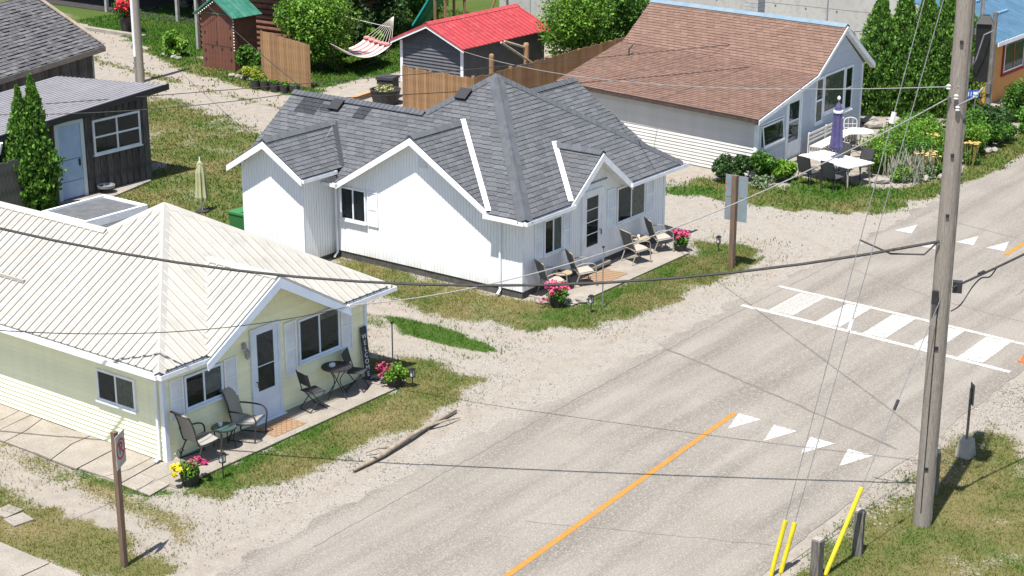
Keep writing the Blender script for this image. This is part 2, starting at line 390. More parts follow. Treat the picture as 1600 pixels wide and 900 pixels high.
def shrub(name, label, loc, rx, ry, h, n, size, mat, seed, group=None, nb=14, cat='shrub'):
    t = thing(name, label, cat, loc, 0, group); st = MB(); rnd = random.Random(seed)
    for i in range(6):
        a = rnd.uniform(0, 6.28); q = rnd.uniform(.3, .8); st.tube([(0, 0, -.02), (rx * q * .5 * math.cos(a), ry * q * .5 * math.sin(a), h * .4), (rx * q * math.cos(a), ry * q * math.sin(a), h * .75)], [.02, .014, .006], 5)
    st.build('stem', BARK(), t)
    foliage('foliage', t, rand_blobs((0, 0, h * .52), (rx * .72, ry * .72, h * .36), nb, min(rx, ry, h) * .40, seed), n, size, mat)
    return t
def tree(name, label, loc, h, crown, n, size, mat, seed, nb=26, sr=.8, group=None):
    t = thing(name, label, 'tree', loc, 0, group); rnd = random.Random(seed); cz, rx, ry, rz_ = crown
    tr = MB().tube([(0, 0, -.05), (.03, .02, h * .3), (-.04, .05, h * .6), (0, 0, h * .85)], [.16, .12, .08, .03], 9)
    for i in range(7):
        a = i * 2.4 + rnd.random(); z0 = h * rnd.uniform(.2, .5); q = rnd.uniform(.5, .85)
        tr.tube([(0, 0, z0), (rx * q * .5 * math.cos(a), ry * q * .5 * math.sin(a), z0 + h * .15), (rx * q * math.cos(a), ry * q * math.sin(a), cz + rz_ * rnd.uniform(-.3, .5))], [.06, .04, .012], 6)
    tr.build('trunk', BARK(), t)
    foliage('crown', t, rand_blobs((0, 0, cz), (rx * .8, ry * .8, rz_ * .8), nb, sr, seed), n, size, mat)
    return t
def cedar(name, label, loc, r, h, n, seed, group=None, tips=((0, 0, 1),), mat=None):
    t = thing(name, label, 'cedar', loc, 0, group); rnd = np.random.default_rng(seed)
    MB().tube([(0, 0, -.05), (0, 0, h * .5)], [.09, .04], 7).build('trunk', BARK(), t)
    P = []; D = []
    core = MB()
    for (dx, dy, sc) in tips:
        H = h * sc; k = n // len(tips)
        z = H * rnd.uniform(.0, 1, k) ** 1.15; a = rnd.uniform(0, 6.283, k); f = z / H
        prof = np.minimum(1, (1 - f) * 1.75) ** .9 * np.minimum(1, .72 + f * 1.2)
        lump = 1 + .10 * np.sin(z * 2.3 + seed * 1.7) + .20 * np.sin(a * 3 + z * 2.6 + seed) + .15 * np.sin(a * 7 - z * 7.3 + seed * 2) + .10 * np.sin(z * 13 + a * 3) + .10 * rnd.normal(size=k)
        rr = r * prof * lump * rnd.uniform(.70, 1.06, k) + .02
        P.append(np.stack([dx + rr * np.cos(a), dy + rr * np.sin(a), z + .03], 1)); D.append(np.stack([np.cos(a), np.sin(a), .55 * np.ones(k)], 1))
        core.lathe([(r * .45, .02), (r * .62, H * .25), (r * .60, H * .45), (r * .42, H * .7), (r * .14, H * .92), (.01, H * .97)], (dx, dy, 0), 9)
    P = np.concatenate(P); D = unit(np.concatenate(D))
    k = len(P); nr = unit(rnd.normal(size=(k, 3)) * .9 + D * .8 + np.array([0, 0, .35])); tt = unit(D * .5 + np.array([0, 0, .8]) + rnd.normal(size=(k, 3)) * .45); b = unit(np.cross(nr, tt)); L = .11 * (1 + .4 * rnd.uniform(-1, 1, (k, 1)))
    vs = np.stack([P - tt * L * .5, P + b * L * .32, P + tt * L * .6, P - b * L * .32], 1).reshape(-1, 3)
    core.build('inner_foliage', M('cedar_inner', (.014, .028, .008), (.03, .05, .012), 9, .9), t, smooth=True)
    link('foliage', np_mesh('foliage', vs, 4, mat or CEDARM()), t)
    return t

# ================================================================== ground
def _hash(ix, iy, seed): 
    v = np.sin(ix * 127.1 + iy * 311.7 + seed * 74.7) * 43758.5453
    return v - np.floor(v)
def vnoise(x, y, sc, seed=0, octv=3):
    tot = np.zeros_like(x, dtype=float); amp = 1; nrm = 0
    for o in range(octv):
        a, b = x * sc, y * sc; ia, ib = np.floor(a), np.floor(b); fa, fb = a - ia, b - ib
        fa = fa * fa * (3 - 2 * fa); fb = fb * fb * (3 - 2 * fb)
        h = (_hash(ia, ib, seed + o) * (1 - fa) + _hash(ia + 1, ib, seed + o) * fa) * (1 - fb) + (_hash(ia, ib + 1, seed + o) * (1 - fa) + _hash(ia + 1, ib + 1, seed + o) * fa) * fb
        tot += h * amp; nrm += amp; amp *= .55; sc *= 2.1
    return tot / nrm
def sdist(poly, x, y):
    P = np.array(poly, float); n = len(P); d = np.full(x.shape, 1e9); ins = np.zeros(x.shape, bool)
    for i in range(n):
        a, b = P[i], P[(i + 1) % n]; ex, ey = b - a; wx, wy = x - a[0], y - a[1]
        t = np.clip((wx * ex + wy * ey) / (ex * ex + ey * ey), 0, 1); d = np.minimum(d, np.hypot(wx - ex * t, wy - ey * t))
        c = ((a[1] > y) != (b[1] > y)) & (x < (b[0] - a[0]) * (y - a[1]) / (b[1] - a[1] + 1e-12) + a[0]); ins ^= c
    return np.where(ins, d, -d)
def sstep(a, b, v): t = np.clip((v - a) / (b - a), 0, 1); return t * t * (3 - 2 * t)
# polygon, softness, density, lush (1 = deep green, 0 = straw)
LAWNS = [
    ([(-1.2, -1.25), (.0, -1.02), (6.2, -.95), (6.35, .9), (7.2, 1.1), (7.8, -.4), (7.6, -2.2), (5.2, -2.75), (3.1, -2.55), (.8, -2.6), (-.6, -2.2)], .30, .95, .42),
    ([(8.75, -.9), (9.3, -1.35), (10.0, .0), (10.25, 1.6), (9.7, 2.2), (8.95, 1.2)], .22, 1.15, 1.15),
    ([(10.5, 1.2), (10.9, -1.2), (12.2, -2.3), (15, -2.75), (19, -3.05), (20.9, -2.5), (20.4, -.2), (19.4, -.85), (13.1, -.9), (12.85, .4), (12.95, 7), (12.0, 6.6), (11.0, 4.2)], .35, .95, .40),
    ([(13.2, -.95), (19.4, -.85), (20.2, -1.1), (20.0, -1.9), (13.4, -1.9), (12.4, -1.2)], .35, 1.0, .78),
    ([(6.3, 1.0), (7.6, .8), (8.0, 3), (7.6, 9), (6.3, 9)], .4, .55, .35),
    ([(8.9, 1.8), (9.8, 1.9), (9.6, 9), (8.6, 9)], .4, .55, .4),
    ([(5.5, 9), (8, 7.5), (12.6, 7.4), (12.0, 9.8), (15.8, 11), (17, 12.5), (23.0, 18.9), (25.2, 27.6), (24.8, 29.4), (16, 18.3), (9, 17.9), (5, 16)], .6, .85, .45),
    ([(31.2, 34), (32.6, 37), (34.6, 41.2), (40, 62), (70, 70), (60, 44), (38, 36.5), (33.4, 33)], .25, 1.1, .95),
    ([(28.6, 23.4), (30.2, 23.2), (30.7, 27), (31.4, 31.3), (33.0, 34.5), (32.2, 37), (29.7, 31.6), (28.7, 27)], .25, .9, .62),
    ([(30.6, 24.0), (33, 23.8), (35.5, 23.2), (50, 22.5), (60, 40), (36, 31), (31, 27.5)], .25, 1.1, .85),
    ([(24.8, 3.5), (25.0, -1.2), (26.4, -3.5), (30, -4.05), (36, -4.5), (70, -5.2), (70, -2.4), (38, -2.9), (31, -3.3), (29.2, -2.2), (27.3, -.6), (27.4, 1.6), (26.8, 3.2)], .25, .95, .62),
    ([(26.9, -2.4), (29.2, -2.0), (28.9, .6), (27.4, .7), (26.7, -.5)], .3, 1.0, .85),
    ([(24.2, 4.2), (26.2, 3.0), (26.4, 1.2), (25.2, 1.5), (24.4, 2.8)], .35, 1.0, .95),
    ([(-1.25, 6), (-.95, 3.5), (-1.25, .2), (-1.55, -2.6), (-2.3, -2.9), (-2.0, .2), (-1.85, 3), (-1.9, 6)], .28, .6, .18),
    ([(-3.0, 4), (-2.75, .9), (-2.7, -1.9), (-3.0, -3.9), (-4.0, -3.6), (-4.2, -2.2), (-4.6, .1), (-5, 4)], .25, .9, .30),
    ([(1.5, -12.55), (5, -12.55), (9.5, -12.45), (12.2, -12.7), (11.2, -13.6), (9.8, -16), (8.4, -22), (-2, -22), (-1, -13)], .30, .92, .30),
    ([(2.2, -12.4), (6, -12.35), (9.6, -12.3), (9.4, -12.8), (5.5, -12.85), (2.4, -13)], .25, .6, .85),
    ([(14, -12.9), (17.5, -12.6), (18, -13.6), (14.5, -13.8)], .5, .55, .5),
]
LAWNS += [([(-.9, -1.15), (.2, -1.0), (6.1, -.98), (6.3, -1.5), (3, -1.75), (.2, -1.85), (-.8, -1.6)], .3, 1.05, .8), ([(11.6, .6), (12.9, -.3), (13.1, -1.0), (12.3, -1.6), (11.3, -.6)], .4, 1.0, .75), ([(26.1, 20), (26.6, 20), (27.3, 26), (28.6, 33), (30.6, 42), (29.9, 42), (28.0, 33), (26.8, 26)], .25, .62, .3), ([(-1.55, 1.2), (-1.3, 1.2), (-1.15, -.5), (-.75, -1.0), (-1.0, -1.3), (-1.45, -.6)], .18, .8, .8)]
TRACK = [(10.9, 9, 10.3, 3.4), (10.3, 3.4, 9.9, 1.5), (8.4, 9, 8.3, 1.8), (8.3, 1.8, 8.0, .4)]
RUTS = [[(9.3, 12), (9.25, 3), (9.6, -1), (10.6, -3.2), (13.5, -5)], [(23.6, 12), (23.2, 3), (22.8, -1), (21.2, -3.4), (17.5, -5)], [(20, -3.9), (8, -3.95), (0, -4.3), (-6, -5)]]
def masks(x, y):
    wob = (vnoise(x, y, 1.3, 3) - .5) * .9 + (vnoise(x, y, 6, 9) - .5) * .45
    g = np.zeros_like(x, dtype=float); lush = np.zeros_like(g)
    for poly, soft, dens, lu in LAWNS:
        s = sdist(poly, x, y); m = sstep(-soft * 1.9, soft * 1.5, s + wob * soft * 2.6) * dens
        lush = np.where(m > g, lu, lush); g = np.maximum(g, m)
    g = np.clip(g - (.30 + .08 * (y < -12)) * sstep(.52, .72, vnoise(x, y, 1.1, 21)), 0, 1)
    lush = np.clip(lush + .06 + (vnoise(x, y, .8, 33) - .5) * 1.0 + (vnoise(x, y, 5, 35) - .5) * .6, 0, 1)
    # white gravel: road shoulder and driveway mouths
    yv = vnoise(x, y, .5, 41) - .5
    gr = sstep(-5.2, -4.0, y + yv) * sstep(2.8, -.4, y + yv * 3) * sstep(-3.5, 0, x) * sstep(40, 30, x)
    gr = np.maximum(gr, sstep(26.5, 25, x + yv) * sstep(20.0, 21.2, x + yv) * sstep(9, 5, y) * sstep(-5, -4, y))
    gr = np.maximum(gr, .9 * sstep(-.8, 1.2, sdist([(22.2, -2), (22.4, 3), (25, 3.4), (25.4, -1.4), (27, -3.9), (24, -4)], x, y)))
    gr = np.maximum(gr, .8 * sstep(-12.0, -12.5, y) * sstep(-15, -12.8, y) * sstep(9, 13, x))
    for path in RUTS:
        d = np.full(x.shape, 1e9)
        for (ax, ay), (bx, by) in zip(path[:-1], path[1:]):
            ex, ey = bx - ax, by - ay; t = np.clip(((x - ax) * ex + (y - ay) * ey) / (ex * ex + ey * ey), 0, 1); d = np.minimum(d, np.hypot(x - ax - ex * t, y - ay - ey * t))
        tr = sstep(.34, .16, np.abs(d - .72) + (vnoise(x, y, 2.2, 77) - .5) * .3); gr = gr * (1 - .85 * tr); g = g * (1 - .75 * tr)
    return g, lush, gr
def axis(lo, hi, st, far): return np.concatenate([[-far, -far / 3, lo - 60, lo - 20, lo - 6], np.arange(lo, hi, st), [hi + 6, hi + 20, hi + 60, far / 3, far]])
gx, gy = axis(-10, 48, .15, 700), axis(-19, 45, .15, 700)
XX, YY = np.meshgrid(gx, gy, indexing='ij'); gm, lm, vm = masks(XX, YY)
ZZ = (vnoise(XX, YY, 1.6, 51) - .5) * .022 + (vnoise(XX, YY, .35, 55) - .5) * .02 - .016 + gm * .010
flat = (sstep(-4.0, -4.4, YY) * sstep(-12.4, -12.0, YY)); ZZ = ZZ * (1 - flat) - .02 * flat
nx_, ny_ = len(gx), len(gy)
me = bpy.data.meshes.new('ground'); me.vertices.add(nx_ * ny_)
me.vertices.foreach_set('co', np.stack([XX, YY, ZZ], -1).astype(np.float32).ravel())
ii = np.arange(nx_ * ny_).reshape(nx_, ny_); q = np.stack([ii[:-1, :-1], ii[1:, :-1], ii[1:, 1:], ii[:-1, 1:]], -1).reshape(-1, 4)
me.loops.add(q.size); me.loops.foreach_set('vertex_index', q.astype(np.int32).ravel()); me.polygons.add(len(q))
me.polygons.foreach_set('loop_start', np.arange(0, q.size, 4, dtype=np.int32)); me.polygons.foreach_set('loop_total', np.full(len(q), 4, dtype=np.int32))
for nm, ar in (('grass', gm), ('lush', lm), ('gravel', vm)):
    a = me.attributes.new(nm, 'FLOAT', 'POINT'); a.data.foreach_set('value', ar.astype(np.float32).ravel())
me.polygons.foreach_set('use_smooth', [True] * len(q)); me.update(calc_edges=True)

def ground_mat():
    m = bpy.data.materials.new('earth_gravel_grass'); m.use_nodes = True; nt = m.node_tree; n = nt.nodes; l = nt.links; b = n['Principled BSDF']
    b.inputs['Roughness'].default_value = .95; b.inputs['Specular IOR Level'].default_value = .12
    tc = n.new('ShaderNodeTexCoord')
    def noise(s, d=4):
        x = n.new('ShaderNodeTexNoise'); x.inputs['Scale'].default_value = s; x.inputs['Detail'].default_value = d; l.new(tc.outputs['Object'], x.inputs['Vector']); return x.outputs[0]
    def rng(v, a, c, lo=0, hi=1):
        x = n.new('ShaderNodeMapRange'); x.inputs[1].default_value = a; x.inputs[2].default_value = c; x.inputs[3].default_value = lo; x.inputs[4].default_value = hi; l.new(v, x.inputs[0]); return x.outputs[0]
    def rgb(c): x = n.new('ShaderNodeRGB'); x.outputs[0].default_value = (*c, 1); return x.outputs[0]
    def mix(f, a, c):
        x = n.new('ShaderNodeMix'); x.data_type = 'RGBA'; l.new(f, x.inputs[0]); l.new(a, x.inputs[6]); l.new(c, x.inputs[7]); return x.outputs[2]
    def math_(op, a, c):
        x = n.new('ShaderNodeMath'); x.operation = op
        for i, v in enumerate((a, c)):
            if isinstance(v, (int, float)): x.inputs[i].default_value = v
            else: l.new(v, x.inputs[i])
        return x.outputs[0]
    def attr(nm): x = n.new('ShaderNodeAttribute'); x.attribute_name = nm; return x.outputs['Fac']
    n1, n2, n3, n4 = noise(3, 6), noise(22, 5), noise(90, 3), noise(.6, 4)
    dirt = mix(rng(n1, .35, .7), rgb((.285, .252, .215)), rgb((.225, .196, .164)))
    dirt = mix(rng(n2, .52, .72), dirt, rgb((.34, .305, .262)))
    dirt = mix(rng(n3, .60, .74), dirt, rgb((.12, .10, .08)))
    vo = n.new('ShaderNodeTexVoronoi'); vo.inputs['Scale'].default_value = 38; l.new(tc.outputs['Object'], vo.inputs['Vector'])
    sep = n.new('ShaderNodeSeparateColor'); l.new(vo.outputs['Color'], sep.inputs[0])
    stone = mix(sep.outputs[0], rgb((.40, .375, .34)), rgb((.25, .23, .202)))
    stone = mix(rng(vo.outputs['Distance'], .45, .75), stone, rgb((.185, .165, .14)))
    base = mix(math_('MULTIPLY', math_('MULTIPLY', attr('gravel'), rng(n2, .25, .6)), rng(n1, .36, .56, .15, 1)), dirt, stone)
    lush = attr('lush')
    gc = mix(math_('ADD', lush, math_('MULTIPLY', math_('SUBTRACT', n2, .5), .9)), rgb((.18, .145, .066)), rgb((.050, .092, .016)))
    gc = mix(rng(n3, .5, .72), gc, rgb((.045, .050, .016)))
    gf = math_('ADD', attr('grass'), math_('MULTIPLY', math_('SUBTRACT', n2, .5), 1.1))
    col = mix(rng(gf, .38, .58), base, gc)
    l.new(col, b.inputs['Base Color'])
    bp = n.new('ShaderNodeBump'); bp.inputs['Strength'].default_value = .7; bp.inputs['Distance'].default_value = .02; l.new(math_('ADD', n2, math_('MULTIPLY', n3, .7)), bp.inputs['Height']); l.new(bp.outputs[0], b.inputs['Normal'])
    return m
me.materials.append(ground_mat()); ground = link('ground', me, kind='structure')

# ---- road
def road_mat():
    m = bpy.data.materials.new('worn_chip_seal'); m.use_nodes = True; nt = m.node_tree; n = nt.nodes; l = nt.links; b = n['Principled BSDF']
    b.inputs['Roughness'].default_value = .95; b.inputs['Specular IOR Level'].default_value = .12; tc = n.new('ShaderNodeTexCoord')
    def noise(s, d=4, st=None):
        x = n.new('ShaderNodeTexNoise'); x.inputs['Scale'].default_value = s; x.inputs['Detail'].default_value = d; v = tc.outputs['Object']
        if st: mp = n.new('ShaderNodeMapping'); mp.inputs['Scale'].default_value = st; l.new(v, mp.inputs[0]); v = mp.outputs[0]
        l.new(v, x.inputs['Vector']); return x.outputs[0]
    def rng(v, a, c):
        x = n.new('ShaderNodeMapRange'); x.inputs[1].default_value = a; x.inputs[2].default_value = c; l.new(v, x.inputs[0]); return x.outputs[0]
    def rgb(c): x = n.new('ShaderNodeRGB'); x.outputs[0].default_value = (*c, 1); return x.outputs[0]
    def mix(f, a, c, k=1.0):
        x = n.new('ShaderNodeMix'); x.data_type = 'RGBA'
        if k != 1: mm = n.new('ShaderNodeMath'); mm.operation = 'MULTIPLY'; l.new(f, mm.inputs[0]); mm.inputs[1].default_value = k; f = mm.outputs[0]
        l.new(f, x.inputs[0]); l.new(a, x.inputs[6]); l.new(c, x.inputs[7]); return x.outputs[2]
    c = mix(rng(noise(.5, 8), .35, .65), rgb((.25, .225, .196)), rgb((.21, .188, .162)))
    c = mix(rng(noise(1.3, 5, (.10, 1.2, 1)), .42, .68), c, rgb((.150, .133, .114)), .9)      # lengthwise traffic wear
    c = mix(rng(noise(9, 5), .50, .72), c, rgb((.275, .25, .218)), .6)
    c = mix(rng(noise(26, 4), .52, .70), c, rgb((.335, .31, .275)), .8)
    c = mix(rng(noise(34, 4), .55, .70), c, rgb((.105, .094, .08)), .75)
    l.new(c, b.inputs['Base Color'])
    bp = n.new('ShaderNodeBump'); bp.inputs['Strength'].default_value = .6; bp.inputs['Distance'].default_value = .015; l.new(noise(45, 5), bp.inputs['Height']); l.new(bp.outputs[0], b.inputs['Normal'])
    return m
road_m = road_mat()
RY0, RY1 = -12.1, -4.25
xs = np.arange(-40, 120, .25)
eL = RY1 + (vnoise(xs, xs * 0, .5, 61) - .5) * .55 + (vnoise(xs, xs * 0, 3, 62) - .5) * .55
eR = RY0 + (vnoise(xs, xs * 0, .6, 63) - .5) * .25 + (vnoise(xs, xs * 0, 3, 64) - .5) * .12
vs = []; fs = []
NJ = 8
for i, x in enumerate(xs):
    for j in range(NJ + 1):
        k = j / NJ; y = eR[i] + (eL[i] - eR[i]) * k; vs.append((x, y, -.008 + .016 * math.sin(math.pi * k)))
for i in range(len(xs) - 1):
    for j in range(NJ): o = i * (NJ + 1) + j; fs.append((o, o + NJ + 1, o + NJ + 2, o + 1))
road = MB().add(vs, fs).build('road', road_m, kind='structure', smooth=True)
paint_w = M('worn_white_paint', (.45, .435, .41), (.25, .228, .20), 16, .85, c3=(.40, .385, .36), s3=40, spec=.2, contrast=(.47, .62), detail=9)
paint_w2 = M('very_worn_white_paint', (.43, .415, .39), (.21, .19, .166), 30, .85, c3=(.30, .28, .25), s3=60, contrast=(.40, .62), spec=.2, detail=9)
paint_y = M('yellow_line_paint', (.375, .178, .026), (.33, .16, .03), 4, .8, c3=(.26, .20, .13), s3=20, spec=.2)
def rz(y): return -.008 + .016 * math.sin(math.pi * min(max((y - RY0) / (RY1 - RY0), 0), 1))
def mark(name, poly, mat, z=.005, sub=6):
    mb = MB(); lo = min(p[1] for p in poly); hi = max(p[1] for p in poly); n = max(1, int((hi - lo) / .5))
    for k in range(n):
        q = rectclip(poly, -1e3, 1e3, lo + (hi - lo) * k / n, lo + (hi - lo) * (k + 1) / n)
        if q:
            if area(q) < 0: q = q[::-1]
            mb.add([(x, y, rz(y) + z) for x, y in q], [tuple(range(len(q)))])
    return mb.build(name, mat, road)
mark('centre_line', [(-.8, -8.66), (9.32, -8.06), (9.32, -7.93), (-.8, -8.53)], paint_y); mark('centre_line', [(-40, -9.5), (-.8, -8.66), (-.8, -8.53), (-40, -9.37)], paint_y)
mark('centre_line', [(24.4, -8.36), (110, -8.3), (110, -8.16), (24.4, -8.22)], paint_y)
cx = lambda u, y: u + (y + 4.44) * .073
mark('crosswalk_line', [(17.9, -4.44), (cx(17.9, -12), -11.95), (cx(18.06, -12), -11.95), (18.06, -4.44)], paint_w)
mark('crosswalk_line', [(15.88, -4.42), (cx(15.88, -12), -11.9), (cx(16.06, -12), -11.9), (16.06, -4.42)], paint_w)
for i, (y0, w, mt) in enumerate([(-5.55, .62, paint_w2), (-6.94, .68, paint_w), (-8.25, .62, paint_w), (-9.62, .60, paint_w), (-10.84, .64, paint_w)]):
    x0, x1 = cx(16.08, y0), cx(17.88, y0)
    mark('crosswalk_bar', [(x0, y0 - w / 2), (x1, y0 - w / 2), (x1, y0 + w / 2), (x0, y0 + w / 2)], mt, .0045)
    if i == 0:
        for yy in (y0 - w / 2, y0 + w / 2): mark('crosswalk_bar', [(x0, yy - .05), (x1, yy - .05), (x1, yy + .05), (x0, yy + .05)], paint_w, .0075)
for x, y in ((9.36, -8.36), (9.24, -9.3), (9.12, -10.24), (9.03, -11.16)):
    mark('yield_triangle', [(x, y + .29), (x - .02, y - .29), (x - .93, y + .04)], paint_w)
for i, (x, y) in enumerate(((24.88, -4.92), (23.75, -6.17), (24.78, -6.9), (24.75, -7.85))):
    mark('yield_triangle', [(x, y + .28), (x - .03, y - .28), (x + 1.0, y - .02)], paint_w2 if i == 1 else paint_w)
strip_grey = M('dark_strip_grey', (.125, .112, .098), (.16, .143, .124), 6, .9)
def road_strip(pts, w):
    mb = MB(); rnd = random.Random(len(pts) + int(pts[0][0] * 10)); fine = []
    for (a, b) in zip(pts[:-1], pts[1:]):
        n = max(2, int(math.dist(a, b) / .22))
        for k in range(n): fine.append((a[0] + (b[0] - a[0]) * k / n + rnd.uniform(-.03, .03), a[1] + (b[1] - a[1]) * k / n + rnd.uniform(-.03, .03)))
    fine.append(pts[-1]); vs = []
    for i, p in enumerate(fine):
        a = fine[max(i - 1, 0)]; b = fine[min(i + 1, len(fine) - 1)]; d = Vector((b[0] - a[0], b[1] - a[1])).normalized(); ww = w * rnd.uniform(.6, 1.3) / 2
        for sg in (1, -1): vs.append((p[0] - d.y * ww * sg, p[1] + d.x * ww * sg, rz(p[1]) + .003))
    mb.add(vs, [(2 * i, 2 * i + 1, 2 * i + 3, 2 * i + 2) for i in range(len(fine) - 1)]); return mb.build('dark_road_strip', strip_grey, road)
road_strip([(11.95, -4.6), (11.6, -5.8), (9.62, -11.7)], .07)  # wider dark band running across both lanes
road_strip([(20.6, -5.2), (19.4, -8.5), (18.9, -11.8)], .016)  # narrow surface cracks, here and below
road_strip([(2.2, -7.5), (4.2, -11.9)], .018); road_strip([(-1, -5.0), (6, -4.75), (14, -4.6), (22, -4.7)], .022)
road_strip([(21, -9.9), (33, -9.6)], .03); road_strip([(27, -4.9), (26.2, -8.0)], .03)

# ---- concrete
def slab(name, polys, z, parent=None):
    o = None
    for p in polys:
        o2 = MB().prism(XY, p if area(p) > 0 else p[::-1], -.06, z).build('concrete_slab', CONC(), parent)
    return o2
porch_g = MB().box(-.72, 5.98, -1.06, -.02, -.08, .012).build('porch_base', CONC(), kind='structure')
for a, b in ((-.70, 1.9), (1.91, 4.2), (4.21, 5.95)): MB().box(a, b, -1.08, -.015, .012, .035).build('concrete_slab', CONC(), porch_g)
side_g = MB().box(-1.26, -.06, -.85, 8, -.08, .002).build('side_path', CONC(), kind='structure')
yk = -.92
for i, L in enumerate((.9, 1.25, 1.4, 1.5, 1.4, 1.5, 1.6)):
    sk = .18; xl = -1.30 + .06 * math.sin(i * 2); rr_ = random.Random(i + 3); k1 = yk + L * rr_.uniform(.3, .7); k2 = k1 + rr_.uniform(-.3, .3) + sk; md = (-.68 + rr_.uniform(-.2, .2), (k1 + k2) / 2 + rr_.uniform(-.15, .15)); zt = .030 + .006 * (i % 3)
    MB().prism(XY, [(xl, yk), (-.05, yk + sk), (-.05, k2 - .012), (md[0], md[1] - .014), (xl, k1 - .012)], .004, zt).build('concrete_slab', CONC(), side_g)
    MB().prism(XY, [(xl, k1 + .012), (md[0], md[1] + .014), (-.05, k2 + .012), (-.05, yk + L - .025 + sk), (xl + rr_.uniform(-.05, .05), yk + L - .025)], .004, zt + rr_.uniform(-.006, .006)).build('concrete_slab', CONC(), side_g); yk += L
porch_w = MB().box(13.2, 19.1, -.92, .46, -.08, .012).build('porch_base_far', CONC(), kind='structure')
for a, b in ((13.2, 15.1), (15.11, 17.1), (17.11, 19.12)): MB().box(a, b, -.94, .465, .012, .035).build('concrete_slab', CONC(), porch_w)
walk = MB().box(-6.6, -4.35, -9, 4, -.08, -.004).build('sidewalk', CONC(), kind='structure')
for i in range(9): MB().box(-6.6, -4.33 - .02 * (i % 2), -8.9 + 1.45 * i, -8.9 + 1.45 * i + 1.42, -.004, .03 + .005 * (i % 3)).build('concrete_slab', CONC(), walk)
rear_walk = MB().prism(XY, [(29.2, 22.7), (35.5, 23.6), (35.9, 22.5), (29.6, 21.4)][::-1], -.05, .03).build('garden_path', CONC(), kind='structure')
for k, (x, y, r0) in enumerate(((-3.42, .75, .1), (-3.52, .28, -.1))):
    MB().prism(Fr((x, y, 0), (math.cos(r0), math.sin(r0), 0), (-math.sin(r0), math.cos(r0), 0), (0, 0, 1)), [(-.22, -.2), (.2, -.22), (.22, .2), (-.2, .21)], -.03, .03).build('stepping_stone', CONC(), walk)

# ---- grass blades and loose stones
grass_m = bpy.data.materials.new('grass_blade'); grass_m.use_nodes = True
def _gm():
    nt = grass_m.node_tree; n = nt.nodes; l = nt.links; b = n['Principled BSDF']; b.inputs['Roughness'].default_value = .6; b.inputs['Specular IOR Level'].default_value = .2
    at = n.new('ShaderNodeAttribute'); at.attribute_name = 'lush'; g = n.new('ShaderNodeNewGeometry')
    ad = n.new('ShaderNodeMath'); ad.operation = 'MULTIPLY_ADD'; l.new(g.outputs['Random Per Island'], ad.inputs[0]); ad.inputs[1].default_value = .5; l.new(at.outputs['Fac'], ad.inputs[2])
    cr = n.new('ShaderNodeValToRGB'); e = cr.color_ramp.elements
    e[0].position = .12; e[0].color = (.25, .205, .082, 1); e[1].position = .97; e[1].color = (.055, .165, .014, 1)
    for ps, c in ((.36, (.195, .178, .056, 1)), (.56, (.135, .160, .034, 1)), (.75, (.075, .150, .018, 1))): x = e.new(ps); x.color = c
    dv = n.new('ShaderNodeMath'); dv.operation = 'DIVIDE'; l.new(ad.outputs[0], dv.inputs[0]); dv.inputs[1].default_value = 1.4
    l.new(dv.outputs[0], cr.inputs[0]); l.new(cr.outputs[0], b.inputs['Base Color'])
    t = n.new('ShaderNodeBsdfTranslucent'); l.new(cr.outputs[0], t.inputs[0]); ms = n.new('ShaderNodeMixShader'); ms.inputs[0].default_value = .3
    l.new(b.outputs[0], ms.inputs[1]); l.new(t.outputs[0], ms.inputs[2]); l.new(ms.outputs[0], n['Material Output'].inputs[0])
_gm()
def FR(x, y):
    m = np.zeros_like(x)
    for poly, soft, dens, lu in LAWNS: m = np.maximum(m, sstep(-1.5, 0, sdist(poly, x, y)))
    return m
def scatter_grass():
    V = []; A = []
    for (x0, x1, y0, y1, dens, hh, ww) in ((-6, 21.5, -19, 9, 760, .055, .0075), (21.5, 40, -6, 6, 230, .075, .018), (5, 26, 7, 30, 200, .075, .018), (26, 50, 20, 46, 130, .09, .026)):
        n = int((x1 - x0) * (y1 - y0) * dens); x = RNG.uniform(x0, x1, n); y = RNG.uniform(y0, y1, n)
        g, lu, _ = masks(x, y); keep = RNG.uniform(0, 1, n) < (g - .22) * 1.15
        okb = (y > -4.1) | (y < -12.2)
        for bx in ((-.05, 6.25, -1.07, 13), (12.92, 20, .46, 7.6), (11.63, 17, 7.06, 10.2), (13.1, 19.2, -.95, .5), (-1.3, 0, -.9, 8), (9, 15.9, 17.95, 24), (-7, -4.33, -19, 9)):
            inb = ((x > bx[0]) & (x < bx[1]) & (y > bx[2]) & (y < bx[3])); keep &= ~inb; okb &= ~inb
        keep |= (RNG.uniform(0, 1, n) < .12 * sstep(.36, .62, vnoise(x, y, 1.1, 91)) * FR(x, y)) & okb
        x, y, lu, g = x[keep], y[keep], lu[keep], g[keep]; n = len(x)
        clump = vnoise(x, y, 5, 71)
        for rep in range(2):
            a = RNG.uniform(0, 6.283, n); h = hh * RNG.uniform(.45, 1.3, n) * (.55 + .9 * clump) * (.7 + .5 * lu); h = h * np.where(RNG.uniform(0, 1, n) > .955, 2.1, 1); lean = RNG.uniform(.2, 1.0, n) * h; w = ww * RNG.uniform(.6, 1.4, n)
            ca, sa = np.cos(a), np.sin(a); b_ = RNG.uniform(0, 6.283, n); z0 = np.full(n, -.012)
            V.append(np.stack([np.stack([x - sa * w, y + ca * w, z0], 1), np.stack([x + sa * w, y - ca * w, z0], 1), np.stack([x + np.cos(b_) * lean, y + np.sin(b_) * lean, z0 + h + .006], 1)], 1).reshape(-1, 3)); A.append(np.repeat(lu, 3))
    return np_mesh('grass', np.concatenate(V), 3, grass_m, {'lush': np.concatenate(A)})
go = link('grass', scatter_grass(), kind='stuff'); tag(go, 'short dry and green grass on the verges and lawns', 'grass')
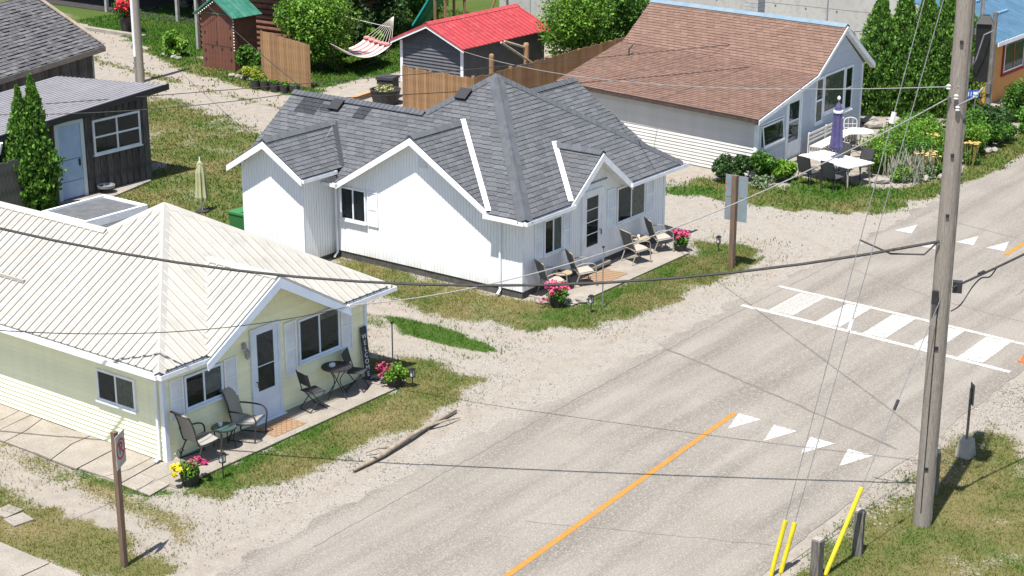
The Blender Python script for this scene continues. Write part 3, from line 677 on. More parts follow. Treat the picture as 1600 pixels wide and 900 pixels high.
def scatter_stones():
    V = []; 
    n = 120000; x = RNG.uniform(-3, 30, n); y = RNG.uniform(-5, 3.5, n); g, lu, v = masks(x, y)
    p = v * (.22 + .8 * sstep(.0, .2, g)) * sstep(.5, .25, g); keep = RNG.uniform(0, 1, n) < p * .34
    for bx in ((-.05, 6.25, -1.1, 13), (12.8, 20, -.95, 11), (-1.3, 0, -.9, 8)): keep &= ~((x > bx[0]) & (x < bx[1]) & (y > bx[2]) & (y < bx[3]))
    x, y = x[keep], y[keep]
    n2 = 2600; x2 = RNG.uniform(6, 15, n2); y2 = RNG.uniform(-13.2, -12.1, n2); x = np.concatenate([x, x2]); y = np.concatenate([y, y2]); n = len(x)
    r = RNG.uniform(.010, .024, n) * (1 + 1.1 * (RNG.uniform(0, 1, n) > .93)); a = RNG.uniform(0, 6.283, n); e = RNG.uniform(.55, 1, n); hz = r * RNG.uniform(.5, .9, n)
    ca, sa = np.cos(a), np.sin(a); c = np.stack([x, y, np.full(n, -.008)], 1)
    px = np.stack([ca * r, sa * r, 0 * r], 1); py = np.stack([-sa * r * e, ca * r * e, 0 * r], 1); pz = np.stack([0 * r, 0 * r, hz], 1)
    A, B, Cc, D, T = c + px, c + py, c - px, c - py, c + pz
    V = np.stack([A, B, T, B, Cc, T, Cc, D, T, D, A, T], 1).reshape(-1, 3)
    return np_mesh('loose_stones', V, 3, M('limestone_chip', (.32, .295, .26), (.20, .18, .155), 25, .9, isl=.0, spec=.2))
st_ = link('loose_stones', scatter_stones(), kind='stuff'); tag(st_, 'pale limestone chips scattered along the road shoulder', 'gravel')

# ================================================================== pale green cottage
gh = thing('green_cottage', 'pale green clapboard cottage with cream metal roof and white shutters', 'house', (0, 0, 0), world=True)
GX = 6.2; OH = .42; ZE = 2.2; SL = .6; sn = math.hypot(1, SL)
FY, FX = wallY(0), wallX(0)
MB().prism(wallY(.06), [(.05, -.05), (GX - .05, -.05), (GX - .05, 2.28), (4.65, 2.28), (2.9, 3.28), (1.15, 2.28), (.05, 2.28)], -.05, 0).build('front_wall', DARK(), gh)
MB().prism(wallX(.06), [(-13, -.05), (-.06, -.05), (-.06, 2.3), (-13, 2.3)], -.05, 0).build('side_wall', DARK(), gh)
MB().box(GX - .08, GX, .12, 6.2, -.05, 2.3).box(4.3, 4.38, 6.2, 13, -.05, 2.3).box(.12, 4.3, 12.9, 12.98, -.05, 2.3).box(4.39, GX, 6.2, 6.28, -.05, 2.3).build('rear_wall', GREENW(), gh)
FYo = wallY(.008); FXo = wallX(.008)
siding(FYo, [(0, .03), (GX, .03), (GX, 2.25), (0, 2.25)], .108, GREENW(), gh, t_start=.03)
siding(FYo, [(1.05, 2.25), (4.75, 2.25), (2.9, 3.30)], .108, GREENW(), gh, t_start=2.25)
siding(FXo, [(-13, .03), (0, .03), (0, 2.25), (-13, 2.25)], .108, GREENW(), gh, t_start=.03)
for F_, a, b in ((FY, -.03, .07), (FX, -.07, .03)): MB().ob(F_, a, b, .02, 2.2, .003 if F_ is FY else .005, .034).build('corner_board', WHITE() if F_ is FX else BLUEW(), gh)
MB().ob(FY, GX - .08, GX + .005, .02, 2.24, .003, .034).build('corner_board', BLUEW(), gh)
# roof frames: s along eave, t = distance up the slope
roof_g = MB().box(.1, 6.1, .1, 6.1, 2.16, 2.20).box(.1, 4.2, 6.11, 12.8, 2.16, 2.20).build('roof', CREAM(), gh)
def slopeF(O, U, upxy, sl): u = V3(*upxy, sl).normalized(); U = V3(U); N = U.cross(u); N = N if N.z > 0 else -N; return Fr(O, U, u, N)
Lf = slopeF((-OH, 0, ZE), (0, 1, 0), (1, 0), SL); Ff = slopeF((0, -OH, ZE), (1, 0, 0), (0, 1), SL); Rf = slopeF((GX + OH, 0, ZE), (0, 1, 0), (-1, 0), SL); Bf = slopeF((0, GX + OH, ZE), (1, 0, 0), (0, -1), SL)
AP = 3.1 + OH
def T(p, s=sn): return [(a, b * s) for a, b in p]
gp = [(Lf, [(-OH, 0), (4.0, 0), (4.0, 2.62), (3.1, AP)]), (Lf, [(4.0, 0), (13, 0), (13, 2.62), (4.0, 2.62)]),
      (Ff, [(-OH, 0), (.85, 0), (2.9, 2.0), (3.1, AP)]), (Ff, [(4.95, 0), (GX + OH, 0), (3.1, AP), (2.9, 2.0)]),
      (Rf, [(-OH, 0), (GX + OH, 0), (3.1, AP)]), (Bf, [(4.0, 0), (GX + OH, 0), (3.1, AP), (2.2, 2.62)])]
Wf = slopeF((4.82, 0, ZE), (0, 1, 0), (-1, 0), SL); gp.append((Wf, [(4.0, 1.4), (4.6, 0), (13, 0), (13, 2.62), (4.0, 2.62)]))
for F_, p in gp: deck(F_, T(p), CREAMCAP(), roof_g); metal(F_, T(p), CREAM(), roof_g)
gs = (3.4 - ZE) / 2.05; gsn = math.hypot(1, gs)
GLf = slopeF((.85, 0, ZE), (0, 1, 0), (1, 0), gs); GRf = slopeF((4.95, 0, ZE), (0, 1, 0), (-1, 0), gs)
for F_ in (GLf, GRf):
    p = [(-.55, 0), (-.40, 0), (1.58, 2.05), (-.55, 2.05)]; deck(F_, T(p, gsn), CREAMCAP(), roof_g, th=.045); metal(F_, T(p, gsn), CREAM(), roof_g)
apex = (3.1, 3.1, ZE + SL * AP + .02)
for a, b in ((apex, (-OH, -OH, ZE)), (apex, (GX + OH, -OH, ZE)), (apex, (2.2, 4.0, ZE + SL * 2.62 + .02)), ((2.2, 4.0, ZE + SL * 2.62 + .02), (2.2, 13, ZE + SL * 2.62 + .02)), ((2.9, -.56, 3.42), (2.9, 1.6, 3.42)), (apex, (GX + OH, GX + OH, ZE))): cap(a, b, .24, CREAMCAP(), roof_g, h=.045, name='ridge_cap')
for sg, a in ((1, .85), (-1, 4.95)): MB().bar((a + sg * .03, -.38, ZE + .035), (2.9, 1.58, 3.435), .16, .012, up=(-.3 * sg, -.3, 1)).build('valley_flashing', CREAMCAP(), roof_g)
MB().bar((.55, 7.2, 2.84), (.55, 4.9, 2.84), .05, .07).build('snow_guard', CREAMCAP(), roof_g)
# bargeboards of the gable, soffits, fascia, gutters
for sg, a in ((1, .72), (-1, 5.08)):
    e = V3(a, -.56, ZE - .075 * 1); k = V3(2.9, -.56, 3.40)
    d = V3(k.x - e.x, 0, 3.4 - (ZE - .075)); Fb = Fr((a, -.555, ZE - .08), (k.x - a, 0, 3.395 - ZE + .08), (0, 0, 1), (0, -1, 0))
    L = d.length; mb = MB(); mb.prism(wallY(-.56), [(a, ZE - .11), (a + sg * .02, ZE - .27), (2.9, 3.14), (2.9, 3.37)][::sg], 0, .03); mb.build('bargeboard', BLUEW(), gh)
    MB().prism(wallY(-.53), [(a + sg * .05, ZE - .20), (2.9, 3.20), (2.9, 3.24), (a + sg * .05, ZE - .16)][::sg], -.52, -.001).build('soffit', WHITE(), gh)
mb = MB(); mb.box(-OH, .83, -OH + .02, 0, ZE - .14, ZE - .115).box(4.97, GX + OH, -OH + .02, 0, ZE - .14, ZE - .115).box(-OH, -.01, .01, 13, ZE - .14, ZE - .115); mb.build('soffit', WHITE(), gh)
mb = MB(); mb.box(-OH, .84, -OH - .0, -OH + .022, ZE - .16, ZE - .045).box(4.96, GX + OH, -OH, -OH + .022, ZE - .16, ZE - .045).box(-OH - .001, -OH + .022, -OH + .03, 13, ZE - .161, ZE - .045); mb.build('fascia', WHITE(), gh)
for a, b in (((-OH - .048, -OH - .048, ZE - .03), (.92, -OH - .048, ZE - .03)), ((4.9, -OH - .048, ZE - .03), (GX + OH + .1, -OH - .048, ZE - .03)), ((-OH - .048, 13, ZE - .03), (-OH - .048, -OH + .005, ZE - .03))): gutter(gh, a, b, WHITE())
downspout(gh, [(-OH - .02, -.05, ZE - .14), (-.3, .12, ZE - .28), (-.07, .14, ZE - .42), (-.07, .14, .25), (-.09, .14, .14), (-.22, .12, .07)], WHITE())
# openings
window(gh, FYo, .55, 1.62, 1.0, 1.74, BLUEW(), blind={1: .15}, label='small sliding window left of the door with blind')
shutter(gh, FYo, .16, .53, .88, 1.76, WHITE()); shutter(gh, FYo, 1.68, 2.06, .88, 1.76, WHITE())
window(gh, FYo, 3.93, 5.26, 1.02, 2.02, BLUEW(), label='wide sliding window under the gable', curtain={1: .75})
shutter(gh, FYo, 3.5, 3.88, .82, 2.06, WHITE()); shutter(gh, FYo, 5.32, 5.7, .82, 2.06, WHITE())
window(gh, FXo, -1.98, -.80, .96, 1.66, WHITE(), label='sliding window in the side wall', curtain={1: .0})
dm = BLUEW(); mb = MB(); mb.ob(FYo, 2.46, 2.53, .05, 2.2, .01, .065).ob(FYo, 3.28, 3.35, .05, 2.2, .01, .065).ob(FYo, 2.53, 3.28, 2.13, 2.2, .01, .064); mb.build('door_frame', dm, gh)
mb = MB(); mb.ob(FYo, 2.53, 3.28, .06, .74, .012, .05).ob(FYo, 2.53, 2.65, .74, 2.13, .012, .05).ob(FYo, 3.15, 3.28, .74, 2.13, .012, .05).ob(FYo, 2.65, 3.15, 2.04, 2.13, .012, .05); d_ = mb.build('door', dm, gh, 'pale blue storm door with a long glass pane')
MB().ob(FYo, 2.64, 3.16, .73, 2.05, .012, .032).build('room_shade', M('door_grey', (.10, .105, .11), (.05, .05, .055), 3, .8), d_); MB().ob(FYo, 2.65, 3.15, .74, 2.04, .036, .04).build('glass', GLASS(), d_)
MB().ob(FYo, 2.65, 3.15, 1.30, 1.32, .042, .05).build('glazing_bar', dm, d_); MB().tube([FYo.p(2.60, .98, .05), FYo.p(2.60, .98, .10), FYo.p(2.60, .86, .10)], .014, 6).build('handle', BLACK(), d_)
MB().ob(FYo, 2.42, 3.39, .03, .055, .0, .14).build('threshold', WHITE(), d_)
MB().prism(FY, [(3.02 - .42, 2.72), (3.02 - .10, 2.72), (3.02 - .10, 2.98)], .012, .045).build('gable_vent', M('vent_grey', (.18, .17, .15), (.1, .1, .09), 30, .7), gh)
lm_ = MB(); lm_.lathe([(.02, 1.62), (.05, 1.66), (.065, 1.80), (.03, 1.86)], (2.28, -.12, 0), 8).tube([(2.28, -.01, 1.92), (2.28, -.10, 1.97), (2.28, -.12, 1.86)], .012, 6).ob(FY, 2.23, 2.33, 1.84, 1.98, .02, .04); lm_.build('wall_lantern', M('lantern_grey', (.22, .23, .24), (.4, .42, .45), 20, .3, metal=.3), gh)
MB().ell((5.02, -.56, 2.16), .045).build('wire_insulator', WHITE(), gh)
# low annex behind with flat felt roof
an = thing('flat_roofed_annex', 'low white annex with flat grey felt roof behind the cream metal roof', 'annex', (6.2, 9.2, 0), world=True)
MB().box(5.3, 7.0, 8.55, 9.9, -.05, 2.38).build('wall', WHITE(), an)
MB().box(5.2, 7.1, 8.45, 10.0, 2.38, 2.5).build('roof', M('grey_felt', (.085, .088, .092), (.12, .122, .125), 4, .9, .3, 90), an)
MB().box(5.12, 5.2, 8.37, 10.08, 2.36, 2.56).box(7.1, 7.18, 8.37, 10.08, 2.36, 2.56).box(5.201, 7.099, 8.37, 8.45, 2.36, 2.561).box(5.201, 7.099, 10.0, 10.08, 2.36, 2.561).build('roof_trim', WHITE(), an)

# ================================================================== white cottage
WX, WY = 12.93, .48; WS = 7.0; WO = .38; WZ = 2.28; WL = .705; wsn = math.hypot(1, WL); x0, y0 = WX - WO, WY - WO; x1, y1 = WX + WS + WO, WY + WS + WO; HF = WS / 2 + WO; CX, CY = WX + WS / 2, WY + WS / 2
wh = thing('white_cottage', 'white panelled cottage with grey shingle roof and several gables', 'house', (WX, WY, 0), world=True)
fnd = M('dark_foundation', (.10, .095, .09), (.06, .058, .055), 6, .9)
MB().box(WX - .005, WX + WS, WY - .005, WY + WS, -.06, .22).box(11.65, WX - .01, 7.08, 9.45, -.06, .22).box(WX - .003, 17, WY + WS + .01, 10.2, -.06, .22).build('foundation', fnd, wh)
def panel_wall(F, poly, label=None, pitch=.102):
    MB().prism(F, poly if area(poly) > 0 else poly[::-1], -.04, .0).build('wall', WHITEW(), wh, label)
    mb = MB(); boards(F, poly, pitch, None, None, 'x', gap=.014, th=.012, mb=mb); mb.build('wall_grooves', WHITEW(), wh, kind='stuff')
FWy, FWx = wallY(WY - .02), wallX(WX - .02)
panel_wall(FWy, [(WX - .03, .2), (WX + WS + .02, .2), (WX + WS + .02, 2.36), (WX - .03, 2.36)])
panel_wall(FWy, [(14.80, 2.36), (17.40, 2.36), (16.1, 3.33)])
panel_wall(FWx, [(-7.1, .2), (-WY + .02, .2), (-WY + .02, 2.36), (-7.1, 2.36)])
panel_wall(FWx, [(-6.5, 2.36), (-1.5, 2.36), (-4.0, 3.86)])
FBx, FBy = wallX(11.65), wallY(7.08)
panel_wall(FBx, [(-9.45, .12), (-7.08, .12), (-7.08, 2.6), (-8.25, 3.42), (-9.45, 2.6)])
panel_wall(FBy, [(11.65, .12), (WX - .02, .12), (WX - .02, 2.62), (11.65, 2.62)])
MB().box(WX + WS - .05, WX + WS + .0, WY + .02, WY + WS, .2, 2.4).box(13.0, 17, 10.15, 10.2, .2, 2.4).box(12.93, 12.97, 9.47, 10.14, .2, 2.4).box(11.66, 12.92, 9.40, 9.45, .2, 2.6).build('rear_wall', WHITEW(), wh)
for F_, a, b in ((FWy, WX - .05, WX + .06), (FWy, WX + WS - .08, WX + WS + .03), (FBx, -7.16, -7.06)): MB().ob(F_, a, b, .2, 2.3, .01, .024).build('corner_board', WHITE(), wh)
roof_w = MB().box(x0 + .5, x1 - .5, y0 + .5, y1 - .5, WZ - .02, WZ + .03).build('roof', SHINGD(), wh)
Lw = slopeF((x0, 0, WZ), (0, 1, 0), (1, 0), WL); Fw_ = slopeF((0, y0, WZ), (1, 0, 0), (0, 1), WL); Rw = slopeF((x1, 0, WZ), (0, 1, 0), (-1, 0), WL); Bw = slopeF((0, y1, WZ), (1, 0, 0), (0, -1), WL)
G1, G0, GF, GR = 2.37, 1.73, 1.617, 2.865
wp = [(Lw, [(y0, 0), (1.3, 0), (4.0, G1), (CY, HF)]), (Lw, [(6.7, 0), (5.41, 2.45), (CY, HF), (4.0, G1)]), (Lw, [(6.7, 0), (6.85, .3), (8.25, G0), (8.25, 2.45), (5.41, 2.45)]), (Lw, [(9.68, .3), (9.7, 0), (10.5, 0), (10.5, 2.45), (8.25, 2.45), (8.25, G0)]),
      (Fw_, [(x0, 0), (14.62, 0), (16.1, GF), (CX, HF)]), (Fw_, [(17.58, 0), (x1, 0), (CX, HF), (16.1, GF)]), (Rw, [(y0, 0), (.9, 0), (4.0, GR), (CY, HF)]), (Rw, [(7.1, 0), (y1, 0), (CY, HF), (4.0, GR)]),
      (Bw, [(15.0, 0), (x1, 0), (CX, HF), (15.0, 2.45)])]
Ww = slopeF((17.45, 0, WZ), (0, 1, 0), (-1, 0), WL); wp.append((Ww, [(5.4, 2.45), (7.5, 0), (10.5, 0), (10.5, 2.45)]))
pcs = []
def addroof(F_, p, s, seed, th=.06): deck(F_, T(p, s), SHINGD(), roof_w, th=th); pcs.extend(shingles(F_, T(p, s), None, seed=seed))
for i, (F_, p) in enumerate(wp): addroof(F_, p, wsn, i)
def gable_roof(base, half, zb, zp, axis_, front, back, seed, dir_):
    """two slopes; axis_ 'X': ridge along X from front to back at Y=base"""
    sl = (zp - zb) / half; s = math.hypot(1, sl)
    for k, sg in enumerate((1, -1)):
        if axis_ == 'X':
            F_ = slopeF((0, base - sg * half, zb), (1, 0, 0), (0, sg), sl); p = [(front, 0), (front + dir_ * .12, 0), (back, half), (front, half)]
        else:
            F_ = slopeF((base - sg * half, 0, zb), (0, 1, 0), (sg, 0), sl); p = [(front, 0), (front + dir_ * .12, 0), (back, half), (front, half)]
        addroof(F_, p, s, seed + k, th=.045)
gable_roof(4.0, 2.7, WZ, 3.95, 'X', WX - .32, x0 + G1, 20, 1)
gable_roof(8.25, 1.43, 2.62, 3.5, 'X', 11.33, 14.28, 30, 1)
gable_roof(16.1, 1.48, WZ, 3.42, 'Y', WY - .40, y0 + GF, 40, 1)
gable_roof(4.0, 3.2, WZ, 4.3, 'X', x1 + .05, x1 - GR, 50, -1)
# bump-out slopes reach back over their eave
for sg in (1, -1):
    F_ = slopeF((0, 8.25 - sg * 1.43, 2.62), (1, 0, 0), (0, sg), .615); addroof(F_, [(11.46, 0), (13.05, 0), (14.2, 1.37), (11.46, .02)], math.hypot(1, .615), 60 + sg, th=.045)
shingle_parts(pcs, SHING(), roof_w, 300)
# patches of newer dark shingles, vents
dpc = []
for (a, b, c, d) in ((9.15, 1.85, 9.95, 2.40), (7.3, 1.95, 7.75, 2.3), (8.6, 2.0, 9.1, 2.2)):
    dpc += [(Fr(Lw.p(0, 0, .012), Lw.U, Lw.V, Lw.N), q[1], q[2], q[3], .02, .006) for q in shingles(Lw, T([(a, b), (c, b), (c, d), (a, d)], wsn), None, seed=3)]
shingle_parts(dpc, SHINGD(), roof_w, 60)
def roofvent(F_, s, t): MB().ob(F_, s - .16, s + .16, t - .16, t + .16, .0, .09).ob(F_, s - .2, s + .2, t - .21, t + .19, .09, .115).build('roof_vent', M('vent_black', (.03, .031, .034), None, rough=.6), roof_w)
roofvent(Lw, 8.55, 2.22 * wsn); roofvent(Lw, 4.55, 3.15 * wsn)
SC2 = M('shingle_cap', (.096, .101, .113), (.080, .085, .095), 30, .95, .3, 150, isl=.12, spec=.1)
wap = (CX, CY, WZ + WL * HF + .02); zr = WZ + WL * 2.45 + .02
for a, b in ((wap, (x0, y0, WZ + .01)), (wap, (x1, y0, WZ + .01)), (wap, (15.0, 5.41, zr)), ((15.0, 5.41, zr), (15.0, 10.5, zr)), ((x0 + G1, 4.0, 3.965), (WX - .32, 4.0, 3.965)), ((14.28, 8.25, 3.515), (11.33, 8.25, 3.515)), ((16.1, y0 + GF, 3.435), (16.1, WY - .4, 3.435)), ((x1 - GR, 4.0, 4.315), (x1 + .05, 4.0, 4.315))): cap(a, b, .30, SC2, roof_w, h=.05, segs=.16)
cap(wap, (x0, y0, WZ + .015), .42, SC2, roof_w, h=.035, segs=.16)
def valley(a, b, mat, w=.2): d = V3(b) - V3(a); MB().bar(a, b, w, .012, up=(0, 0, 1)).build('valley_flashing', mat, roof_w)
valley((x0 + .02, 1.31, WZ + .085), (x0 + G1, 4.0, 3.95 + .085), WHITE(), .14); valley((14.64, y0 + .02, WZ + .085), (16.1, y0 + GF, 3.42 + .085), WHITE(), .14)
valley((13.02, 6.86, 2.67), (14.28, 8.25, 3.55), SHINGD(), .16)
def rake(F_, n, a, zb, b, zp, w=.17, th=.03, parent=wh, mat=None):
    sg = 1 if b > a else -1
    MB().prism(F_, [(a, zb - .02), (a, zb - .02 - w), (b, zp - w - .05), (b, zp - .03)][::sg], n, n + th).build('bargeboard', mat or WHITE(), parent)
FgX = wallX(0)
for e in (1.28, 6.72): rake(wallX(WX - .32), 0, -e, WZ, -4.0, 3.95)
for e in (6.8, 9.7): rake(wallX(11.33), 0, -e, 2.61, -8.25, 3.5)
for e in (14.6, 17.6): rake(wallY(WY - .40), 0, e, WZ, 16.1, 3.42, w=.2)
for F_, c, hw, zb, zp, n0 in ((wallX(WX - .32), -4.0, 2.7, WZ, 3.95, -.3), (wallX(11.33), -8.25, 1.43, 2.62, 3.5, -.31), (wallY(WY - .4), 16.1, 1.48, WZ, 3.42, -.38)):
    for sg in (1, -1): MB().prism(F_, [(c - sg * hw, zb - .13), (c, zp - .16), (c, zp - .13), (c - sg * hw, zb - .10)][::sg], n0, -.002).build('soffit', WHITE(), wh)
sf = MB(); sf.box(x0, 14.6, y0 + .02, WY - .04, WZ - .13, WZ - .105).box(17.6, x1, y0 + .02, WY - .04, WZ - .13, WZ - .105).box(x0, WX - .04, WY - .03, 1.3, WZ - .13, WZ - .105); sf.build('soffit', WHITE(), wh)
fs_ = MB(); fs_.box(x0, 14.61, y0, y0 + .02, WZ - .15, WZ - .04).box(17.59, x1, y0, y0 + .02, WZ - .15, WZ - .04).box(x0 - .001, x0 + .02, y0 + .03, 1.3, WZ - .151, WZ - .04); fs_.build('fascia', WHITE(), wh)
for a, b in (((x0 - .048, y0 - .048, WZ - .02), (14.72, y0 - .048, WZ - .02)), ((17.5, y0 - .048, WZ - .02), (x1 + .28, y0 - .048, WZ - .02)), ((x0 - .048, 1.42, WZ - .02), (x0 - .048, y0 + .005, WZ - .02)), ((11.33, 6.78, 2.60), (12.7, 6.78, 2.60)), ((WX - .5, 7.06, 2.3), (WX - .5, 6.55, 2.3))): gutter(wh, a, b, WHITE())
downspout(wh, [(x0 - .02, 1.25, WZ - .1), (WX - .08, 1.15, WZ - .28), (WX - .08, 1.15, .15), (WX - .25, 1.12, .06)], WHITE())
downspout(wh, [(12.5, 6.9, 2.2), (WX - .09, 6.95, 2.05), (WX - .09, 6.95, .15), (WX - .3, 6.9, .06)], WHITE())
window(wh, FWy, 13.82, 14.66, .98, 1.96, WHITE(), blind={1: .0}, label='narrow sliding window left of the door'); shutter(wh, FWy, 13.42, 13.78, .96, 1.98, WHITE()); shutter(wh, FWy, 14.72, 15.08, .96, 1.98, WHITE())
window(wh, FWy, 17.34, 18.8, 1.06, 2.10, WHITE(), curtain={1: .0}, label='wide sliding window right of the door'); shutter(wh, FWy, 16.86, 17.28, 1.02, 2.14, WHITE()); shutter(wh, FWy, 18.88, 19.3, 1.02, 2.14, WHITE())
window(wh, FWx, -6.8, -5.85, 1.16, 2.12, WHITE(), label='sliding window in the side wall by the bump-out'); shutter(wh, FWx, -5.8, -5.42, 1.12, 2.12, WHITE())
mb = MB(); mb.ob(FWy, 15.60, 15.68, .2, 2.32, .01, .06).ob(FWy, 16.56, 16.64, .2, 2.32, .01, .06).ob(FWy, 15.68, 16.56, 2.24, 2.32, .01, .059); mb.build('door_frame', WHITE(), wh)
mb = MB(); mb.ob(FWy, 15.68, 16.56, .2, .72, .012, .045).ob(FWy, 15.68, 15.84, .72, 2.24, .012, .045).ob(FWy, 16.40, 16.56, .72, 2.24, .012, .045).ob(FWy, 15.84, 16.40, 2.12, 2.24, .012, .045); d_ = mb.build('door', WHITE(), wh, 'white door with a long dark four-light pane')
MB().ob(FWy, 15.83, 16.41, .71, 2.13, .012, .026).build('room_shade', DARK(), d_); MB().ob(FWy, 15.84, 16.40, .72, 2.12, .033, .037).build('glass', GLASS(), d_)
for k in (1, 2, 3): MB().ob(FWy, 15.84, 16.40, .72 + .35 * k - .012, .72 + .35 * k + .012, .038, .043).build('glazing_bar', WHITE(), d_)
MB().tube([FWy.p(16.48, 1.12, .04), FWy.p(16.48, 1.12, .10), FWy.p(16.48, .98, .10)], .016, 6).build('handle', BLACK(), d_)
MB().ob(FWy, 15.55, 16.7, .12, .2, .0, .3).build('step', CONC(), d_)
v_ = MB()
for k in range(5): v_.ob(FWx, -3.95, -3.65, 3.12 + .07 * k, 3.16 + .07 * k, .012, .035)
v_.ob(FWx, -3.98, -3.62, 3.08, 3.11, .012, .04).ob(FWx, -3.98, -3.62, 3.46, 3.5, .012, .04); v_.build('gable_vent', WHITE(), wh)
MB().ob(FWy, 15.82, 16.82, 2.50, 2.525, .012, .06).build('drip_cap', M('drip_grey', (.2, .21, .22), None, rough=.5), wh)

# ================================================================== brown-roofed house
BO = V3(27.96, 1.81, 0); BF = V3(math.cos(.06), math.sin(.06), 0); BS = V3(.11, 1, 0).normalized(); BD = 8.6
bh = thing('brown_roofed_house', 'white clapboard house with long sagging brown shingle roof', 'house', BO, world=True)
def Bp(a, b, z): return BO + BF * a + BS * b + V3(0, 0, z)
bn = V3(BF.y, -BF.x, 0)
FB = Fr(BO, BF, (0, 0, 1), bn); sn_ = V3(-BS.y, BS.x, 0); FS = Fr(BO, -BS, (0, 0, 1), sn_)
SIDW = M('ivory_siding', (.62, .60, .555), (.56, .54, .50), 2, .6, isl=.05); SIDG = M('grey_white_siding', (.52, .55, .60), (.47, .50, .55), 2, .6, isl=.05)
MB().prism(FB, [(.03, -.05), (8.97, -.05), (8.97, 2.5), (6.9, 3.95), (4.45, 2.65), (.03, 1.95)], -.07, -.01).build('front_wall', SIDG, bh)
MB().prism(FS, [(-BD, -.05), (-.08, -.05), (-.08, 1.98), (-BD, 1.98)], -.07, -.01).build('side_wall', SIDW, bh)
MB().add([Bp(8.97, .1, -.05), Bp(8.97, BD, -.05), Bp(8.97, BD, 2.5), Bp(8.97, .1, 2.5), Bp(.1, BD, -.05), Bp(.1, BD, 2), Bp(4.45, BD, 2.65), Bp(6.9, BD, 3.95)], [(0, 1, 2, 3), (4, 1, 2, 7, 6, 5)]).build('rear_wall', SIDW, bh)
siding(FB, [(0, .03), (4.45, .03), (4.45, 2.62), (0, 1.93)], .115, SIDG, bh, t_start=.03)
siding(FB, [(4.45, .03), (9, .03), (9, 2.5), (6.9, 3.92), (4.45, 2.62)], .115, SIDG, bh, t_start=.03)
siding(FS, [(-BD, .03), (0, .03), (0, 1.95), (-BD, 1.95)], .115, SIDW, bh, t_start=.03)
for F_, a, b in ((FB, -.02, .09), (FB, 8.9, 9.02), (FS, -.10, .02)): MB().ob(F_, a, b, .02, 1.93 if a < 5 else 2.5, .002 if F_ is FB else .004, .034).build('corner_board', WHITE(), bh)
def skew(p, q, r): # frame from three points: origin p, along q, up r
    U = (q - p).normalized(); V_ = (r - p); V_ = (V_ - U * V_.dot(U)); N = U.cross(V_).normalized(); N = N if N.z > 0 else -N; return Fr(p, U, V_, N)
eA, eB = Bp(-.28, -.18, 2.06), Bp(-.28, BD + .2, 2.16); kA, kB = Bp(4.45, -.18, 2.80), Bp(4.45, BD + .2, 2.80); rA, rB = Bp(6.9, -.18, 4.2), Bp(6.9, BD + .2, 4.2); fA, fB = Bp(9.8, -.18, 2.42), Bp(9.8, BD + .2, 2.42)
roof_b = MB().add([Bp(.2, .1, 2.0), Bp(8.8, .1, 2.3), Bp(8.8, BD, 2.3), Bp(.2, BD, 2.0)], [(0, 1, 2, 3)]).build('roof', SHINGD(), bh)
bpc = []
for k, (a, b, c, d) in enumerate(((eA, eB, kB, kA), (kA, kB, rB, rA), (fA, fB, rB, rA))):
    F_ = skew(a, b, d); pl = [((q - a).dot(F_.U), (q - a).dot(F_.V)) for q in (a, b, c, d)]
    if area(pl) < 0: pl = pl[::-1]
    deck(F_, pl, SHINGD() if k < 2 else M('blue_ridge', (.19, .245, .285), (.14, .21, .27), 3, .5), roof_b)
    if k < 2: bpc += shingles(F_, pl, None, course=.15, width=.32, seed=70 + k, hb=.022)
    else: metal(F_, pl, M('blue_ridge', (.19, .245, .285)), roof_b, pitch=.4)
shingle_parts(bpc, SHINGB(), roof_b, 300)
cap(rA + V3(0, 0, .02), rB + V3(0, 0, .02), .34, M('blue_ridge', (.19, .245, .285)), roof_b, h=.05)
def brake(p, q, w, name='bargeboard'):
    MB().add([p - V3(0, 0, .03), q - V3(0, 0, .03), q - V3(0, 0, w), p - V3(0, 0, w)] + [v + bn * .03 for v in (p - V3(0, 0, .03), q - V3(0, 0, .03), q - V3(0, 0, w), p - V3(0, 0, w))], [(0, 1, 2, 3), (4, 5, 6, 7), (0, 1, 5, 4), (2, 3, 7, 6), (0, 3, 7, 4), (1, 2, 6, 5)]).build(name, WHITE(), bh)
    MB().add([p - V3(0, 0, w) , q - V3(0, 0, w), q - V3(0, 0, w) - bn * .18, p - V3(0, 0, w) - bn * .18], [(0, 1, 2, 3)]).build('soffit', WHITE(), bh)
brake(eA, kA, .17); brake(kA, rA, .17); brake(rA, fA, .22)
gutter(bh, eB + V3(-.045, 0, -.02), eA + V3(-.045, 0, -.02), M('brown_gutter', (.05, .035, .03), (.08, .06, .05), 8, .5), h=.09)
window(bh, FB, .16, 1.98, .92, 1.80, WHITE(), split=0, label='awning window propped open by the corner', curtain={})
MB().add([FB.p(.22, 1.72, .07), FB.p(1.9, 1.72, .07), FB.p(1.9, .98, .17), FB.p(.22, .98, .17)] + [FB.p(.30, 1.66, .09), FB.p(1.82, 1.66, .09), FB.p(1.82, 1.06, .162), FB.p(.30, 1.06, .162)], [(0, 1, 5, 4), (1, 2, 6, 5), (2, 3, 7, 6), (3, 0, 4, 7)]).build('awning_sash', WHITE(), bh)
MB().add([FB.p(.30, 1.66, .092), FB.p(1.82, 1.66, .088), FB.p(1.82, 1.06, .16), FB.p(.30, 1.06, .16)], [(0, 1, 2, 3)]).build('awning_pane', GLASS(), bh)
mb = MB(); mb.ob(FB, 2.2, 2.32, .05, 2.32, .01, .06).ob(FB, 3.38, 3.5, .05, 2.32, .01, .06).ob(FB, 2.32, 3.38, 2.2, 2.32, .01, .059); mb.build('door_frame', WHITE(), bh)
